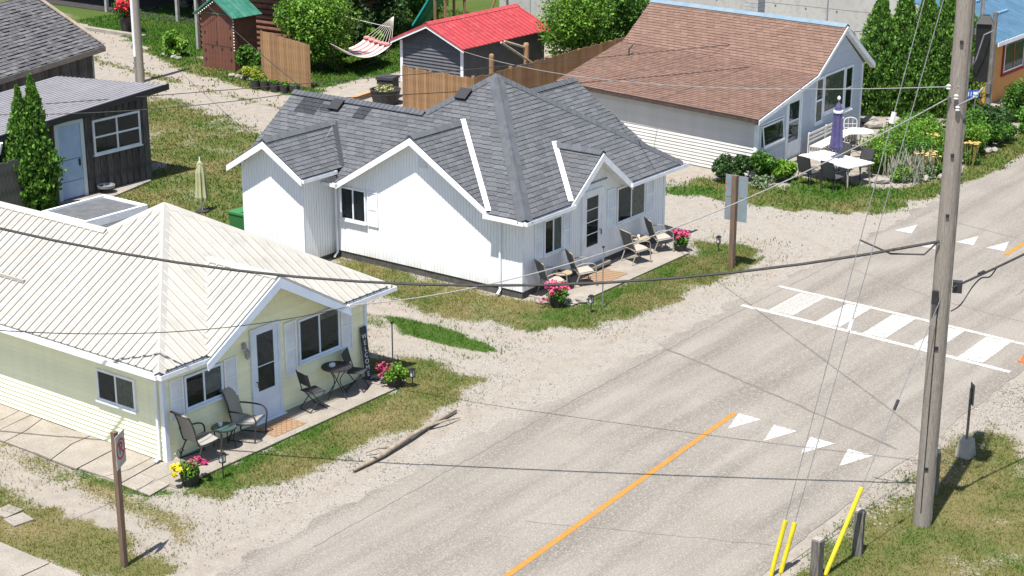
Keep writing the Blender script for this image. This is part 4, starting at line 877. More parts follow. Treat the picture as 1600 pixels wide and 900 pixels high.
mb = MB(); mb.ob(FB, 2.32, 3.38, .12, .72, .012, .045).ob(FB, 2.32, 2.44, .72, 2.2, .012, .045).ob(FB, 3.26, 3.38, .72, 2.2, .012, .045).ob(FB, 2.44, 3.26, 2.1, 2.2, .012, .045).ob(FB, 2.44, 3.26, 1.42, 1.47, .014, .044); d_ = mb.build('door', WHITE(), bh, 'white storm door with two tall panes')
MB().ob(FB, 2.43, 3.27, .71, 2.11, .012, .031).build('room_shade', M('door_grey', (.10, .105, .11)), d_); MB().ob(FB, 2.44, 3.26, .72, 2.1, .036, .040).build('glass', GLASS(), d_); MB().ob(FB, 2.1, 3.6, .02, .14, .0, .35).build('step', CONC(), d_)
window(bh, FB, 4.62, 5.3, .95, 2.62, WHITE(), split=0, hbar=.5, label='tall narrow window left of the picture window', fw=.09); window(bh, FB, 5.34, 7.2, 1.2, 2.64, WHITE(), split=0, curtain={0: .02}, label='large picture window with drawn curtain', fw=.08); window(bh, FB, 7.25, 8.0, .95, 2.62, WHITE(), split=0, hbar=.5, label='tall narrow window right of the picture window', fw=.09)
mb = MB()
for k in range(14): mb.ob(Fr(Bp(7.3, 4.2 - .24, 0), BF, BS, (0, 0, 1)), 0 + .004 * (k % 2), .62 - .004 * (k % 2), 0, .62, 3.6 + .15 * k, 3.6 + .15 * k + .14)
mb.build('chimney', M('block_chimney', (.42, .40, .37), (.34, .32, .30), 6, .9, .4, 50), bh)
MB().tube([Bp(8.2, 1.3, 2.8), Bp(8.2, 1.3, 6.3)], .03, 6).build('vent_pipe', M('galvanised', (.30, .31, .32), (.22, .22, .23), 9, .45, metal=.5), bh)
MB().tube([Bp(3.2, 7.6, 2.55), Bp(3.25, 7.6, 2.95), Bp(3.5, 7.6, 3.05)], .03, 6).build('roof_bracket', BLACK(), bh)

# ================================================================== dark garage with blue door
ga = thing('dark_board_garage', 'black weathered board garage with pale blue door and grey metal roof', 'garage', (13, 18, 0), world=True)
Fg = wallY(18.0); gz = lambda x, y: 2.80 + .075 * (x - 12) - .06 * (y - 17.7)
GA0, GA1 = 9.6, 15.78
MB().prism(wallY(18.03), [(GA0, -.05), (GA1, -.05), (GA1, 2.85), (GA0, 2.5)], -.05, 0).build('front_wall', DARK(), ga)
MB().box(GA1 - .05, GA1, 18.1, 23, -.05, 2.5).box(GA0, GA0 + .05, 18.1, 23, -.05, 2.3).box(GA0 + .06, GA1 - .06, 22.95, 23, -.05, 2.3).build('rear_wall', DARKWOOD(), ga)
boards(Fg, [(GA0, 0), (GA1, 0), (GA1, 2.88), (GA0, 2.55)], .27, DARKWOOD(), ga, 'wall_board', gap=.03, th=.018, jit=.012)
bt = MB()
for k in range(23): bt.ob(Fg, GA0 + .27 * k - .02, GA0 + .27 * k + .025, .02, 2.5 + .055 * .27 * k, .02, .045)
bt.build('battens', DARKWOOD(), ga)
rf = []
for x, y in ((9.3, 17.65), (16.42, 17.65), (16.3, 23.2), (9.3, 23.2)): rf.append((x, y))
roof_ga = MB().add([(x, y, gz(x, y)) for x, y in rf] + [(x, y, gz(x, y) - .05) for x, y in rf], [(0, 1, 2, 3), (7, 6, 5, 4)] + [(i, i + 4, (i + 1) % 4 + 4, (i + 1) % 4) for i in range(4)]).build('roof', M('grey_roof_sheet', (.235, .225, .235), (.20, .192, .20), .8, .5, c3=(.17, .165, .17), s3=5), ga)
for k in range(23): y = 17.8 + .235 * k; MB().bar((9.32, y, gz(9.32, y) + .006), (16.35, y, gz(16.35, y) + .006), .03, .02).build('roof_rib', M('grey_roof_sheet', (.25, .24, .25)), roof_ga)
MB().add([(9.28, 17.63, gz(9.28, 17.65) + .03), (16.46, 17.63, gz(16.46, 17.65) + .03), (16.46, 17.63, gz(16.46, 17.65) - .17), (9.28, 17.63, gz(9.28, 17.65) - .17), (9.28, 17.67, gz(9.28, 17.65) + .03), (16.46, 17.67, gz(16.46, 17.65) + .03), (16.46, 17.67, gz(16.46, 17.65) - .17), (9.28, 17.67, gz(9.28, 17.65) - .17)], [(0, 1, 2, 3), (7, 6, 5, 4), (0, 4, 5, 1), (3, 2, 6, 7), (0, 3, 7, 4), (1, 5, 6, 2)]).build('fascia', M('black_fascia', (.02, .021, .024), None, rough=.5), ga)
window(ga, wallY(17.975), 13.38, 15.36, 1.28, 2.42, WHITE(), split=1, hbar=.5, label='four-light white window beside the blue door', fw=.07, dep=.07)
DB = M('blue_grey_door', (.42, .55, .72), (.36, .48, .64), 3, .5)
mb = MB(); mb.ob(Fg, 11.86, 12.0, .05, 2.56, .03, .075).ob(Fg, 12.88, 13.02, .05, 2.56, .03, .075).ob(Fg, 12.0, 12.88, 2.46, 2.56, .03, .074); mb.build('door_frame', M('door_trim', (.60, .66, .68), None, rough=.6), ga)
mb = MB()
for a, b in ((.08, .62), (.64, 1.32), (1.34, 2.46)): mb.ob(Fg, 12.0, 12.88, a, b, .03, .055)
d_ = mb.build('door', DB, ga, 'pale blue garage side door'); MB().ob(Fg, 12.74, 12.80, 1.08, 1.3, .056, .09).build('handle', BLACK(), d_)
MB().lathe([(.28, .22), (.30, .30), (.27, .30), (.25, .24)], (13.55, 17.7, .0), 16).tube([(13.55, 17.98, .26), (13.55, 17.7, .26)], .02, 6).build('hose_reel', M('steel_tub', (.30, .31, .32), None, rough=.4, metal=.4), ga)
MB().tube([(9.62, 17.6, 2.45), (9.62, 17.75, 2.1), (9.62, 17.95, 1.9), (9.62, 17.95, .1)], .05, 7).build('downspout', WHITE(), ga)
MB().prism(XY, [(11.6, 16.9), (13.6, 17.2), (15.5, 17.72), (15.6, 17.95), (11.7, 17.95)], -.05, .05).build('doorstep', CONC(), ga)

# ================================================================== old barn behind the garage
yb = R(18); bo = V3(22.0, 27.4, 0); bu = V3(-math.cos(yb), -math.sin(yb), 0); bv = V3(-math.sin(yb), math.cos(yb), 0); bnn = V3(math.sin(yb), -math.cos(yb), 0)
ba = thing('old_barn', 'dark board barn with curling grey shingle roof behind the garage', 'barn', bo, world=True)
Fbn = Fr(bo + bv * .35 + bu * .35, bu, (0, 0, 1), bnn)
boards(Fbn, [(0, 0), (11, 0), (11, 2.66), (0, 2.66)], .24, DARKWOOD(), ba, 'wall_board', gap=.012, th=.02, jit=.012)
MB().prism(Fbn, [(0, -.05), (11, -.05), (11, 2.66), (0, 2.66)], -.06, -.002).build('front_wall', DARK(), ba)
Fe = Fr(bo + bv * .35 + bu * .35, bv, (0, 0, 1), -bu); MB().prism(Fe, [(0, -.05), (5.6, -.05), (5.6, 2.66), (2.8, 4.3), (0, 2.66)], -.06, 0).build('end_wall', DARKWOOD(), ba)
MB().ob(Fbn, -.02, .1, 0, 2.6, .005, .045).build('corner_board', M('grey_trim', (.36, .35, .33), (.25, .24, .22), 6, .8), ba)
roof_ba = MB().prism(Fe, [(-.3, 2.6), (2.8, 4.42), (5.9, 2.6), (5.9, 2.52), (2.8, 4.34), (-.3, 2.52)], -11.4, .28).build('roof', SHINGD(), ba)
OLD = M('weathered_shingle', (.135, .132, .135), (.085, .084, .088), 5, .95, .4, 120, isl=.22, spec=.1)
Fr1 = slopeF((0, 0, 0), (1, 0, 0), (0, 1), 1)
F_ = Fr(bo + V3(0, 0, 2.615), bu, bv * 3.12 + V3(0, 0, 1.83), V3(0, 0, 1)); F_.N = (F_.U.cross(F_.V)); F_.N = F_.N if F_.N.z > 0 else -F_.N
opc = [(a, q, t0, t1, random.choice((.02, .03, .05)), ht) for a, q, t0, t1, hb, ht in shingles(F_, [(0, -.05), (11.5, -.05), (11.5, 3.6), (0, 3.6)], None, course=.17, width=.36, seed=5)]
shingle_parts(opc, OLD, roof_ba, 300)
MB().prism(Fr(bo + V3(0, 0, 0) + bnn * .02, bu, (0, 0, 1), bnn), [(-.02, 2.40), (11.5, 2.40), (11.5, 2.60), (-.02, 2.60)], -.02, .03).build('fascia', M('bare_wood_fascia', (.32, .26, .21), (.24, .19, .15), 5, .8), ba)
MB().bar(bo + V3(0, 0, 2.70) - bu * .03, bo + bv * 3.12 + V3(0, 0, 4.53) - bu * .03, .2, .03).build('rake_board', M('bare_wood_fascia', (.32, .26, .21)), ba)

# ================================================================== red-roofed shed
rs = thing('red_roofed_shed', 'charcoal clapboard shed with red ribbed metal roof', 'shed', (35, 20, 0), world=True)
RX0, RX1, RYa, RYb, RZ = 33.5, 39.2, 18.65, 22.0, 1.85
CHAR = M('charcoal_siding', (.115, .118, .126), (.090, .093, .10), 3, .6, isl=.12); REDM = M('red_metal', (.40, .055, .062), (.33, .046, .052), 1.2, .45, isl=.06, spec=.4, c3=(.42, .09, .09), s3=4)
Fr_, Fd = wallX(RX0), wallY(RYa); cyr = (RYa + RYb) / 2
siding(Fr_, [(-RYb, .02), (-RYa, .02), (-RYa, RZ), (-cyr, RZ + .8), (-RYb, RZ)], .14, CHAR, rs, hb=.055)
MB().prism(wallX(RX0 + .01), [(-RYb, -.05), (-RYa, -.05), (-RYa, RZ), (-cyr, RZ + .82), (-RYb, RZ)], -.05, 0).box(RX0 + .07, RX1, RYa, RYa + .06, -.05, RZ).box(RX0 + .07, RX1, RYb - .06, RYb, -.05, RZ).box(RX1, RX1 + .06, RYa, RYb, -.05, RZ).build('wall', CHAR, rs)
for s in (-RYb - .02, -RYa - .1): MB().ob(Fr_, s, s + .13, 0, RZ - .02, .02, .07).build('corner_post', WHITE(), rs)
roof_r = MB().box(RX0, RX1, RYa, RYb, RZ - .03, RZ).build('roof', REDM, rs)
half = (RYb - RYa) / 2 + .3; sl = .44; zb = RZ + .82 + .03 - sl * half; ss = math.hypot(1, sl)
for sg in (1, -1):
    F_ = slopeF((0, cyr - sg * half, zb), (1, 0, 0), (0, sg), sl); p = T([(RX0 - .35, 0), (RX1 + .3, 0), (RX1 + .3, half), (RX0 - .35, half)], ss); deck(F_, p, REDM, roof_r, th=.03); metal(F_, p, REDM, roof_r, pitch=.30, rib=.035)
    rake(wallX(RX0 - .36), 0, -(cyr - sg * half), zb + .05, -cyr, zb + .05 + sl * half, w=.08, parent=rs, mat=REDM); rake(wallX(RX0 - .34), 0, -(cyr - sg * half), zb - .03, -cyr, zb - .03 + sl * half, w=.1, parent=rs)
cap((RX0 - .37, cyr, zb + sl * half + .03), (RX1 + .3, cyr, zb + sl * half + .03), .34, REDM, roof_r, h=.05)

# ================================================================== small brown tool shed, log cabin, dark carport
ts = thing('brown_tool_shed', 'narrow brown tool shed with green tin roof and string lights', 'shed', (31, 30.4, 0), world=True)
BR = M('brown_board', (.155, .062, .040), (.12, .05, .033), 5, .8, isl=.08); Ft = wallX(30.85)
y_a, y_b = 29.35, 31.35
MB().prism(wallX(30.86), [(-y_b, -.05), (-y_a, -.05), (-y_a, 2.5), (-(y_a + y_b) / 2, 3.12), (-y_b, 2.5)], -1.4, 0).build('wall', BR, ts)
boards(Ft, [(-y_b, .02), (-y_a, .02), (-y_a, 2.5), (-(y_a + y_b) / 2, 3.1), (-y_b, 2.5)], .2, BR, ts, 'wall_board', gap=.008, th=.012)
GRN = M('green_tin', (.022, .125, .085), (.06, .19, .14), 2.5, .45, spec=.4); rt_ = MB().box(30.8, 32.2, 29.4, 31.3, 2.46, 2.49).build('roof', GRN, ts)
for sg in (1, -1):
    F_ = slopeF((0, 30.35 - sg * 1.25, 2.38), (1, 0, 0), (0, sg), .64); p = T([(30.6, 0), (32.4, 0), (32.4, 1.25), (30.6, 1.25)], math.hypot(1, .64)); deck(F_, p, GRN, rt_, th=.03); metal(F_, p, GRN, rt_, pitch=.3)
fit = MB()
for (yy, z) in ((30.42, 1.2), (29.55, .5), (29.55, 1.0), (29.55, 1.5), (31.15, .4), (31.15, .8), (31.15, 1.6), (30.1, .95), (30.7, 1.0), (29.55, 1.95)): fit.ob(Ft, -yy - .05, -yy + .05, z - .05, z + .05, .014, .03).ob(Ft, -yy - .015, -yy + .015, z - .1, z + .02, .014, .028)
fit.ob(Ft, -30.4, -30.38, 1.1, 2.1, .013, .02).ob(Ft, -31.2, -29.5, 1.05, 1.065, .013, .02); fit.build('iron_fittings', BLACK(), ts)
bl = MB()
for k in range(12): bl.ell((30.78, 29.28 - .0, .95 + .13 * k), .032, 6, 4)
for k in range(8): bl.ell((30.58, 30.3 + .13 * k, 3.0 - .08 * k), .032, 6, 4)
bl.build('string_light', M('bulb_white', (.8, .78, .7), None, rough=.3), ts)
lc = thing('log_cabin', 'dark brown log cabin with white window behind the tool shed', 'house', (36, 32, 0), world=True)
LOG = M('stained_log', (.150, .070, .045), (.10, .045, .028), 5, .7, isl=.15); Fl = wallX(34.0)
k = 0
while k < 16:
    for a, b in ((28.9, 34.6),): MB().tube([(34.0, a - .15, .14 + .25 * k), (34.0, b + .15, .14 + .25 * k)], .128, 8).build('log', LOG, lc)
    MB().tube([(33.8, 28.9, .26 + .25 * k), (40, 28.9, .26 + .25 * k)], .126, 8).build('log', LOG, lc); k += 1
MB().box(34.05, 40, 29.0, 34.6, -.05, 4.1).build('inner_wall', DARK(), lc)
window(lc, wallX(33.87), -34.1, -32.9, 1.1, 2.4, WHITE(), split=0, label='white framed cabin window', fw=.12)
MB().box(33.0, 41, 28.2, 35.4, 4.15, 4.3).build('roof', M('cabin_roof', (.06, .05, .045), None), lc)
MB().bar((33.75, 34.75, 0), (33.75, 34.75, 3.2), .14, .14).build('porch_post', M('grey_trim', (.36, .35, .33)), lc)
cp = thing('dark_carport', 'deep dark open carport at the far end of the lane', 'carport', (42, 44, 0), world=True)
DK = M('carport_brown', (.05, .042, .036), (.03, .026, .022), 3, .9)
MB().box(38.6, 56, 36.5, 60, 3.0, 3.25).build('roof', DK, cp); MB().box(55.8, 56, 36.5, 60, 0, 3).box(38.6, 55.8, 36.5, 36.7, 0, 3).build('wall', DK, cp)
MB().box(38.7, 55.7, 36.7, 59.9, -.05, .03).build('floor', M('carport_floor', (.045, .042, .04), (.03, .028, .026), 2, .9), cp)
for y in (36.8, 41.5, 47): MB().bar((38.7, y, 0), (38.7, y, 3.0), .16, .16).build('post', M('grey_trim', (.36, .35, .33)), cp)
for i, (x, y) in enumerate(((41, 39.5), (41.5, 42.5), (42.5, 45))): 
    w_ = thing('firewood_stack', ('firewood heap nearest the cabin in the carport', 'firewood heap in the middle of the carport', 'firewood heap deep at the left of the carport')[i], 'firewood', (x, y, 0)); 
    for j in range(14): MB().tube([(-.3, (j % 5) * .2 - .4 + (j // 5) * .1, .1 + .18 * (j // 5)), (.3, (j % 5) * .2 - .4 + (j // 5) * .1, .1 + .18 * (j // 5))], .095, 7).build('log', GREYW(), w_)

# ================================================================== concrete block building and orange house
cb = thing('concrete_building', 'tall pale concrete block building behind the brown roof', 'building', (52, 12, 0), world=True)
CBM = M('pale_concrete', (.40, .40, .375), (.35, .35, .33), .5, .9, .2, 30, c3=(.30, .30, .28), s3=4, contrast=(.3, .7))
MB().box(51, 64, 2.5, 30, -.1, 9).build('wall', CBM, cb)
hl = MB()
for a in range(14):
    for b in range(7): hl.ob(wallX(51), -(4 + a * 1.6), -(4 + a * 1.6) + .08, .7 + b * 1.15, .78 + b * 1.15, .0, .012)
hl.build('tie_holes', M('rust_spot', (.14, .10, .075), None), cb, kind='stuff')
jt = MB()
for b in range(3): jt.ob(wallX(51), -30, -2.5, 2.0 + 2.3 * b, 2.02 + 2.3 * b, .0, .008)
jt.build('pour_joint', M('joint_grey', (.28, .28, .265), None), cb)
orh = thing('orange_house', 'orange stucco house with blue ribbed metal roof behind the pole', 'house', (46, .5, 0), world=True)
ORG = M('orange_stucco', (.55, .27, .09), (.50, .245, .08), 3, .9, .2, 50); FO = wallY(.1)
MB().box(43.55, 56, .1, 4.2, -.1, 2.62).build('wall', ORG, orh); MB().ob(FO, 43.56, 44.15, 0, 2.6, 0, .02).build('side_panel', M('mustard_panel', (.42, .32, .03), (.36, .27, .03), 3, .8), orh)
MB().ob(FO, 44.15, 44.3, 0, 2.62, .0, .03).build('corner_board', M('grey_trim', (.36, .35, .33)), orh)
window(orh, FO, 45.15, 47.5, 1.0, 2.48, M('dark_red_trim', (.30, .035, .04), None, rough=.6), split=1, fw=.09)
mb = MB(); mb.ob(FO, 45.26, 45.31, 1.1, 2.38, .056, .068).ob(FO, 47.34, 47.39, 1.1, 2.38, .056, .068).ob(FO, 45.31, 47.34, 2.33, 2.38, .056, .067).ob(FO, 45.31, 47.34, 1.1, 1.15, .056, .067); mb.build('window_bead', WHITE(), orh)
BLU = M('blue_metal_roof', (.13, .235, .33), (.10, .195, .285), 2, .5, isl=.10, spec=.3)
roof_o = MB().box(43.6, 56, .2, 4.1, 2.62, 2.66).build('roof', BLU, orh); F_ = slopeF((0, -.35, 2.62), (1, 0, 0), (0, 1), .36); p = T([(43.4, 0), (57, 0), (57, 4.4), (43.4, 4.4)], math.hypot(1, .36)); deck(F_, p, BLU, roof_o, th=.08); metal(F_, p, BLU, roof_o, pitch=.24, rib=.06)
for (a, b) in ((46.4, 1.5), (46.9, 2.6)): MB().ob(F_, a, a + 1.5, b, b + .12, .04, .12).build('snow_guard', BLU, roof_o)
MB().box(43.38, 57, -.38, -.34, 2.46, 2.62).build('fascia', WHITE(), orh)

# ================================================================== fences
def fence(label, a, b, h0, h1, pitch=.15, posts=2.2, mat=None, jit=.03):
    a, b = V3(*a, 0), V3(*b, 0); d = (b - a); L = d.length; d.normalize(); n = d.cross(V3(0, 0, 1)); 
    t = thing('board_fence', label, 'fence', a, world=True); F_ = Fr(a, d, (0, 0, 1), n); k = int(L / pitch); mat = mat or FENCE()
    for i in range(k):
        h = round((h0 + (h1 - h0) * i / k + random.choice((-1, 0, 0, 1)) * jit) / .02) * .02; lap_object('board', F_, [(i * pitch + .004, .03), ((i + 1) * pitch - .004, .03), ((i + 1) * pitch - .004, h), (i * pitch + .004, h)], 0, 1, .02, .02, mat, t)
    s = 0
    while s <= L + .01: MB().ob(F_, s - .05, s + .05, -.05, min(h0, h1) + .05, -.12, -.005).build('post', mat, t); s += posts
    for z in (.3, min(h0, h1) - .35): MB().ob(F_, 0, L, z, z + .09, -.045, -.006).build('rail', mat, t)
    return t
fence('short cedar board fence with flaking stain beside the lane', (30.35, 27.2), (30.05, 24.0), 2.1, 1.85)
fence('cedar board fence in front of the charcoal shed', (29.1, 18.2), (28.6, 14.3), 1.75, 1.85)
fence('long cedar board fence running back behind the white cottage roof', (28.65, 14.28), (44, 14.5), 1.85, 1.95, posts=2.4)
f4 = fence('grey vertical board fence at the left edge beside the cedars', (8.6, 17.1), (10.1, 17.3), 2.0, 1.9, mat=GREYW())
P1X, P1Y, P1Z = 31.9, 15.95, 2.1; P2 = (33.75, 15.6, 2.31); PA, PB, PC_ = (32.06, 15.6, 2.57), (34.1, 15.45, 1.40), (32.48, 15.75, 2.54)
tp = thing('timber_post', 'round-topped timber post behind the board fence', 'post', (P1X, P1Y, 0)); MB().lathe([(.11, -.05), (.11, P1Z - .12), (.10, P1Z - .05), (.05, P1Z)], n=10).build('shaft', FENCE(), tp)
tp = thing('clothes_post', 'timber post with two slanting arms beside the red roof', 'post', (P2[0], P2[1], 0), world=True); MB().lathe([(.12, -.05), (.12, P2[2] - .08), (.09, P2[2])], (P2[0], P2[1], 0), n=10).build('shaft', FENCE(), tp)
for a, b in ((PA, PB), (PC_, (P2[0], P2[1], P2[2] - .2))): MB().tube([a, b], .05, 7).build('arm', M('pale_timber', (.40, .33, .25), (.33, .26, .19), 6, .8), tp)

# ================================================================== poles and wires
up = thing('utility_pole', 'tall weathered wooden utility pole in the right foreground', 'pole', (6.63, -13.58, 0))
MB().tube([(0, 0, -.2), (0, 0, 3), (.0, 0, 7), (0, 0, 12.5)], [.172, .166, .155, .14], 18, False).build('shaft', POLEW(), up, smooth=True)
toC = V3(CAMLOC.x - 6.63, CAMLOC.y + 13.58, 0).normalized(); rt = V3(-toC.y, toC.x, 0)   # rt: towards the right of the view
MB().tube([rt * .155 + toC * .06 + V3(0, 0, z) for z in (.1, 4, 8, 12)], .022, 6).build('ground_wire_moulding', GREYW(), up)
MB().tube([toC * .165 + rt * -.04 + V3(0, 0, z) for z in (.3, 2.2, 4.55)], .012, 5).build('ground_wire', BLACK(), up)
cab_c = rt * .38 - toC * .12; F_ = Fr(cab_c, rt, (0, 0, 1), toC)
c_ = MB().ob(F_, -.15, .10, 8.5, 9.5, -.15, .12).add([F_.p(-.17, 9.505, -.17), F_.p(.13, 9.505, -.17), F_.p(.13, 9.505, .15), F_.p(-.17, 9.505, .15), F_.p(-.09, 9.64, -.08), F_.p(.05, 9.64, -.08), F_.p(.05, 9.64, .06), F_.p(-.09, 9.64, .06)], [(0, 1, 2, 3), (4, 5, 6, 7), (0, 1, 5, 4), (1, 2, 6, 5), (2, 3, 7, 6), (3, 0, 4, 7)]).build('transformer_cabinet', M('cabinet_black', (.007, .008, .009), (.012, .014, .013), 8, .55), up)
MB().ob(F_, -.34, -.15, 8.8, 8.9, -.05, .05).ob(F_, -.34, -.15, 9.3, 9.4, -.05, .05).build('mounting_bracket', M('galvanised', (.30, .31, .32)), up)
MB().tube([F_.p(-.08, 9.6), F_.p(-.1, 11), F_.p(-.13, 12.4)], .035, 7).build('conduit', M('galvanised', (.30, .31, .32)), up)
MB().tube([F_.p(.14, 9.4, .1), F_.p(-.02, 9.35, .3), F_.p(-.12, 8.9, .24), F_.p(-.2, 8.7, .1)], .012, 6).build('lead', M('galvanised', (.30, .31, .32)), up)
for z, sx in ((8.25, -.02), (8.42, -.16), (8.05, .02), (8.3, .3)): MB().lathe([(.022, z - .045), (.042, z - .025), (.022, z), (.042, z + .025), (.022, z + .045)], tuple(toC * .2 + rt * sx), 9).build('insulator', M('porcelain', (.55, .55, .53), None, rough=.2), up)
MB().tube([toC * .2 + rt * .02 + V3(0, 0, 8.1), toC * .24 + rt * .3 + V3(0, 0, 8.28), rt * .42 + V3(0, 0, 8.4)], .018, 6).build('service_bracket', M('galvanised', (.30, .31, .32)), up)
MB().ob(Fr(rt * .24, rt, (0, 0, 1), toC), -.05, .12, 4.65, 4.85, -.08, .08).build('cable_clamp', BLACK(), up); MB().ob(Fr(rt * -.1, rt, (0, 0, 1), toC), -.06, .06, 4.45, 4.7, .16, .23).build('cable_clamp', BLACK(), up)
for z in (1.2, 3.6, 6.1, 7.2, 9.2): MB().ob(Fr((0, 0, 0), rt, (0, 0, 1), toC), -.03, .03, z - .03, z + .03, .13, .185).build('bolt', BLACK(), up)

def sag(a, b, s, n=24): a, b = V3(a), V3(b); return [a.lerp(b, i / n) - V3(0, 0, 4 * s * (i / n) * (1 - i / n)) for i in range(n + 1)]
def wire(label, a, b, s, r, mat, name='overhead_wire', cat='wire', extra=None):
    t = thing(name, label, cat, a, world=True); MB().tube(sag(a, b, s), r, 6).build('strand', mat, t)
    if extra: extra(t)
    return t
CAB = M('cable_black', (.03, .028, .026), (.045, .042, .04), 9, .6); SIL = M('bare_aluminium', (.45, .44, .42), (.36, .35, .33), 12, .4, metal=.4)
PC = V3(6.63, -13.58, 0) + toC * .16
def loopc(t): MB().tube([PC - rt * .12 + V3(0, 0, 5.62), PC - rt * .3 + toC * .1 + V3(0, .05, 5.38), PC - rt * .8 + V3(-.1, .1, 5.34), PC - rt * 1.1 + V3(-.2, .35, 5.56)], .016, 6).build('drip_loop', CAB, t)
wire('thick black cable sagging from the utility pole across the green cottage', PC + V3(0, 0, 5.62) - rt * .1, (-7.4, 11.2, 8.8), 2.55, .026, CAB, 'overhead_cable', 'cable', loopc)
def loopd(t):
    a = PC + rt * .2 + V3(0, 0, 4.78); dC = V3(.975, -.19, .09)
    MB().tube(curve([a + V3(0, 0, -.45), a + dC * .3 + V3(0, 0, -.42), a + dC * .62 + V3(0, 0, -.2), a + dC * .9 + V3(0, 0, -.10), a + dC * 1.2 + V3(0, 0, -.16), a + dC * 1.42 + V3(0, 0, -.04)]), .013, 6).build('drip_loop', CAB, t)
    MB().tube([a + dC * .82, a + dC * .98], .035, 7).build('splice_clamp', BLACK(), t)
wire('thick black cable leaving the utility pole to the right', PC + rt * .2 + V3(0, 0, 4.78), (19, -16.5, 6.6), .25, .022, CAB, 'overhead_cable', 'cable', loopd)
P8 = PC + V3(0, 0, 8.25)
wire('silver service wire from the pole to the green cottage gable', P8 - rt * .1, (5.02, -.58, 2.18), .75, .013, SIL)
wire('thin wire running left from the green cottage gable corner', (5.02, -.58, 2.16), (-4.9, -.8, 4.5), .32, .009, CAB)
wire('pale wire from the pole towards the red shed', P8 + V3(0, 0, .18), (33.4, 18.6, 1.7), .55, .011, SIL)
wire('upper dark wire crossing the white cottage ridge', (41.0, 1.6, 3.5), (12.0, 19.5, 2.95), .15, .013, CAB)
wire('lower dark wire crossing the white cottage ridge', (38.5, 2.9, 2.6), (15.4, 9.2, 3.9), .2, .013, CAB)
wire('pale wire from the cabin to the hammock tree', (33.9, 29.2, 3.0), (36.2, 24.9, 1.7), .12, .012, SIL)
for i, (a, b) in enumerate((((15.3, 10.4, 4.05), (26.9, 31, 6.6)), ((15.1, 10.3, 4.0), (8.5, 20.5, 3.2)))): wire(('dark wire from the grey shingle ridge to the far left pole', 'dark wire from the grey shingle ridge towards the garage')[i], a, b, .3, .012, CAB)
# guys with yellow guards
YEL = M('guy_guard_yellow', (.60, .50, .014), (.52, .43, .02), 4, .5, c3=(.40, .34, .06), s3=12)
for i, (g, top, gl, lab) in enumerate((((3.02, -12.28), 13.0, 1.05, 'leftmost yellow guarded guy wire of the pole'), ((3.24, -12.36), 11.2, .95, 'middle yellow guarded guy wire of the pole'), ((3.62, -13.03), 4.55, 1.7, 'longest yellow guy guard nearest the pole'))):
    t = thing('guy_wire', lab, 'guy wire', (*g, 0), 0, 'guy wires of the utility pole', world=True); a = V3(*g, -.1); b = PC + V3(0, 0, top) if i == 2 else V3(6.55, -13.5, top); d = (b - a).normalized()
    MB().tube([a, b], .008, 6).build('strand', M('galvanised', (.30, .31, .32)), t); MB().tube([a + d * .1, a + d * (gl + .1)], .042, 9).build('guard', YEL, t)
    for fr in ({0: (.62,), 1: (.40,), 2: (.62,)}[i]): q = a.lerp(b, fr); MB().tube([q - d * .1, q + d * .1], .045 if i < 2 else .03, 8).build('strain_insulator', M('porcelain', (.75, .75, .73)) if i < 2 else BLACK(), t)
for i, (x, y, h, lab) in enumerate(((3.5, -12.95, .72, 'short grey wooden bollard between the yellow guards'), (4.74, -13.15, .86, 'grey wooden bollard left of the utility pole'), (8.0, -13.2, .9, 'grey wooden bollard just behind the utility pole'))):
    t = thing('wooden_bollard', lab, 'bollard', (x, y, 0), .3 * i, 'wooden bollards on the verge'); MB().prism(XY, [(-.09, -.08), (.08, -.09), (.09, .08), (-.08, .09)], -.1, h).build('shaft', GREYW(), t); MB().prism(XY, [(-.08, -.07), (.07, -.08), (.075, .07), (-.07, .08)], h, h + .03).build('worn_top', M('end_grain', (.36, .32, .28), (.22, .2, .17), 20, .9), t)
lp = thing('service_pole', 'pale weathered pole with white conduit beside the far lane', 'pole', (26.85, 31.0, 0))
MB().tube([(0, 0, -.2), (0, 0, 8)], [.17, .13], 12, False).build('shaft', M('pale_pole', (.30, .27, .23), (.22, .2, .17), 9, .9, .6, 30, stretch=(6, 6, .4)), lp, smooth=True)
MB().tube([(-.14, .10, 1.1), (-.12, .09, 7.5)], .07, 8).build('conduit', WHITE(), lp); MB().tube([(-.15, .10, 0), (-.15, .10, 1.1)], .06, 8).build('guard_pipe', M('galvanised', (.30, .31, .32)), lp)
rp = thing('service_pole', 'slim grey pole in front of the orange house', 'pole', (41.0, -1.05, 0)); MB().tube([(0, 0, -.2), (0, 0, 4.2)], [.11, .09], 10).build('shaft', GREYW(), rp); MB().ob(XY, -.16, -.06, -.09, .09, 1.1, 1.5).build('meter_box', M('meter_grey', (.12, .11, .11), None), rp)

# ================================================================== signs and small street things
t = thing('no_parking_sign', 'no parking sign on a brown post at the left verge', 'sign', (-3.58, -2.79, 0))
MB().prism(XY, [(-.045, -.05), (.045, -.05), (.045, .05), (-.045, .05)], -.1, 2.62).build('post', M('stained_post', (.185, .125, .085), (.115, .08, .058), 8, .85, .4, 40, stretch=(6, 6, .4)), t)
Fp = Fr((.03, -.06, 0), (.875, .485, 0), (0, 0, 1), (.485, -.875, 0))
MB().prism(Fp, [(-.22, 1.98), (.22, 1.98), (.22, 2.60), (-.22, 2.60)], .02, .03).build('plate', M('sign_white', (.42, .41, .38), (.33, .32, .30), 6, .5), t)
RED = M('sign_red', (.42, .03, .04), None, rough=.5); rg = MB(); n = 28
vs = [Fp.p(r * math.cos(2 * math.pi * i / n), 2.31 + r * math.sin(2 * math.pi * i / n), .034) for r in (.155, .195) for i in range(n)]; rg.add(vs, [(i, (i + 1) % n, n + (i + 1) % n, n + i) for i in range(n)])
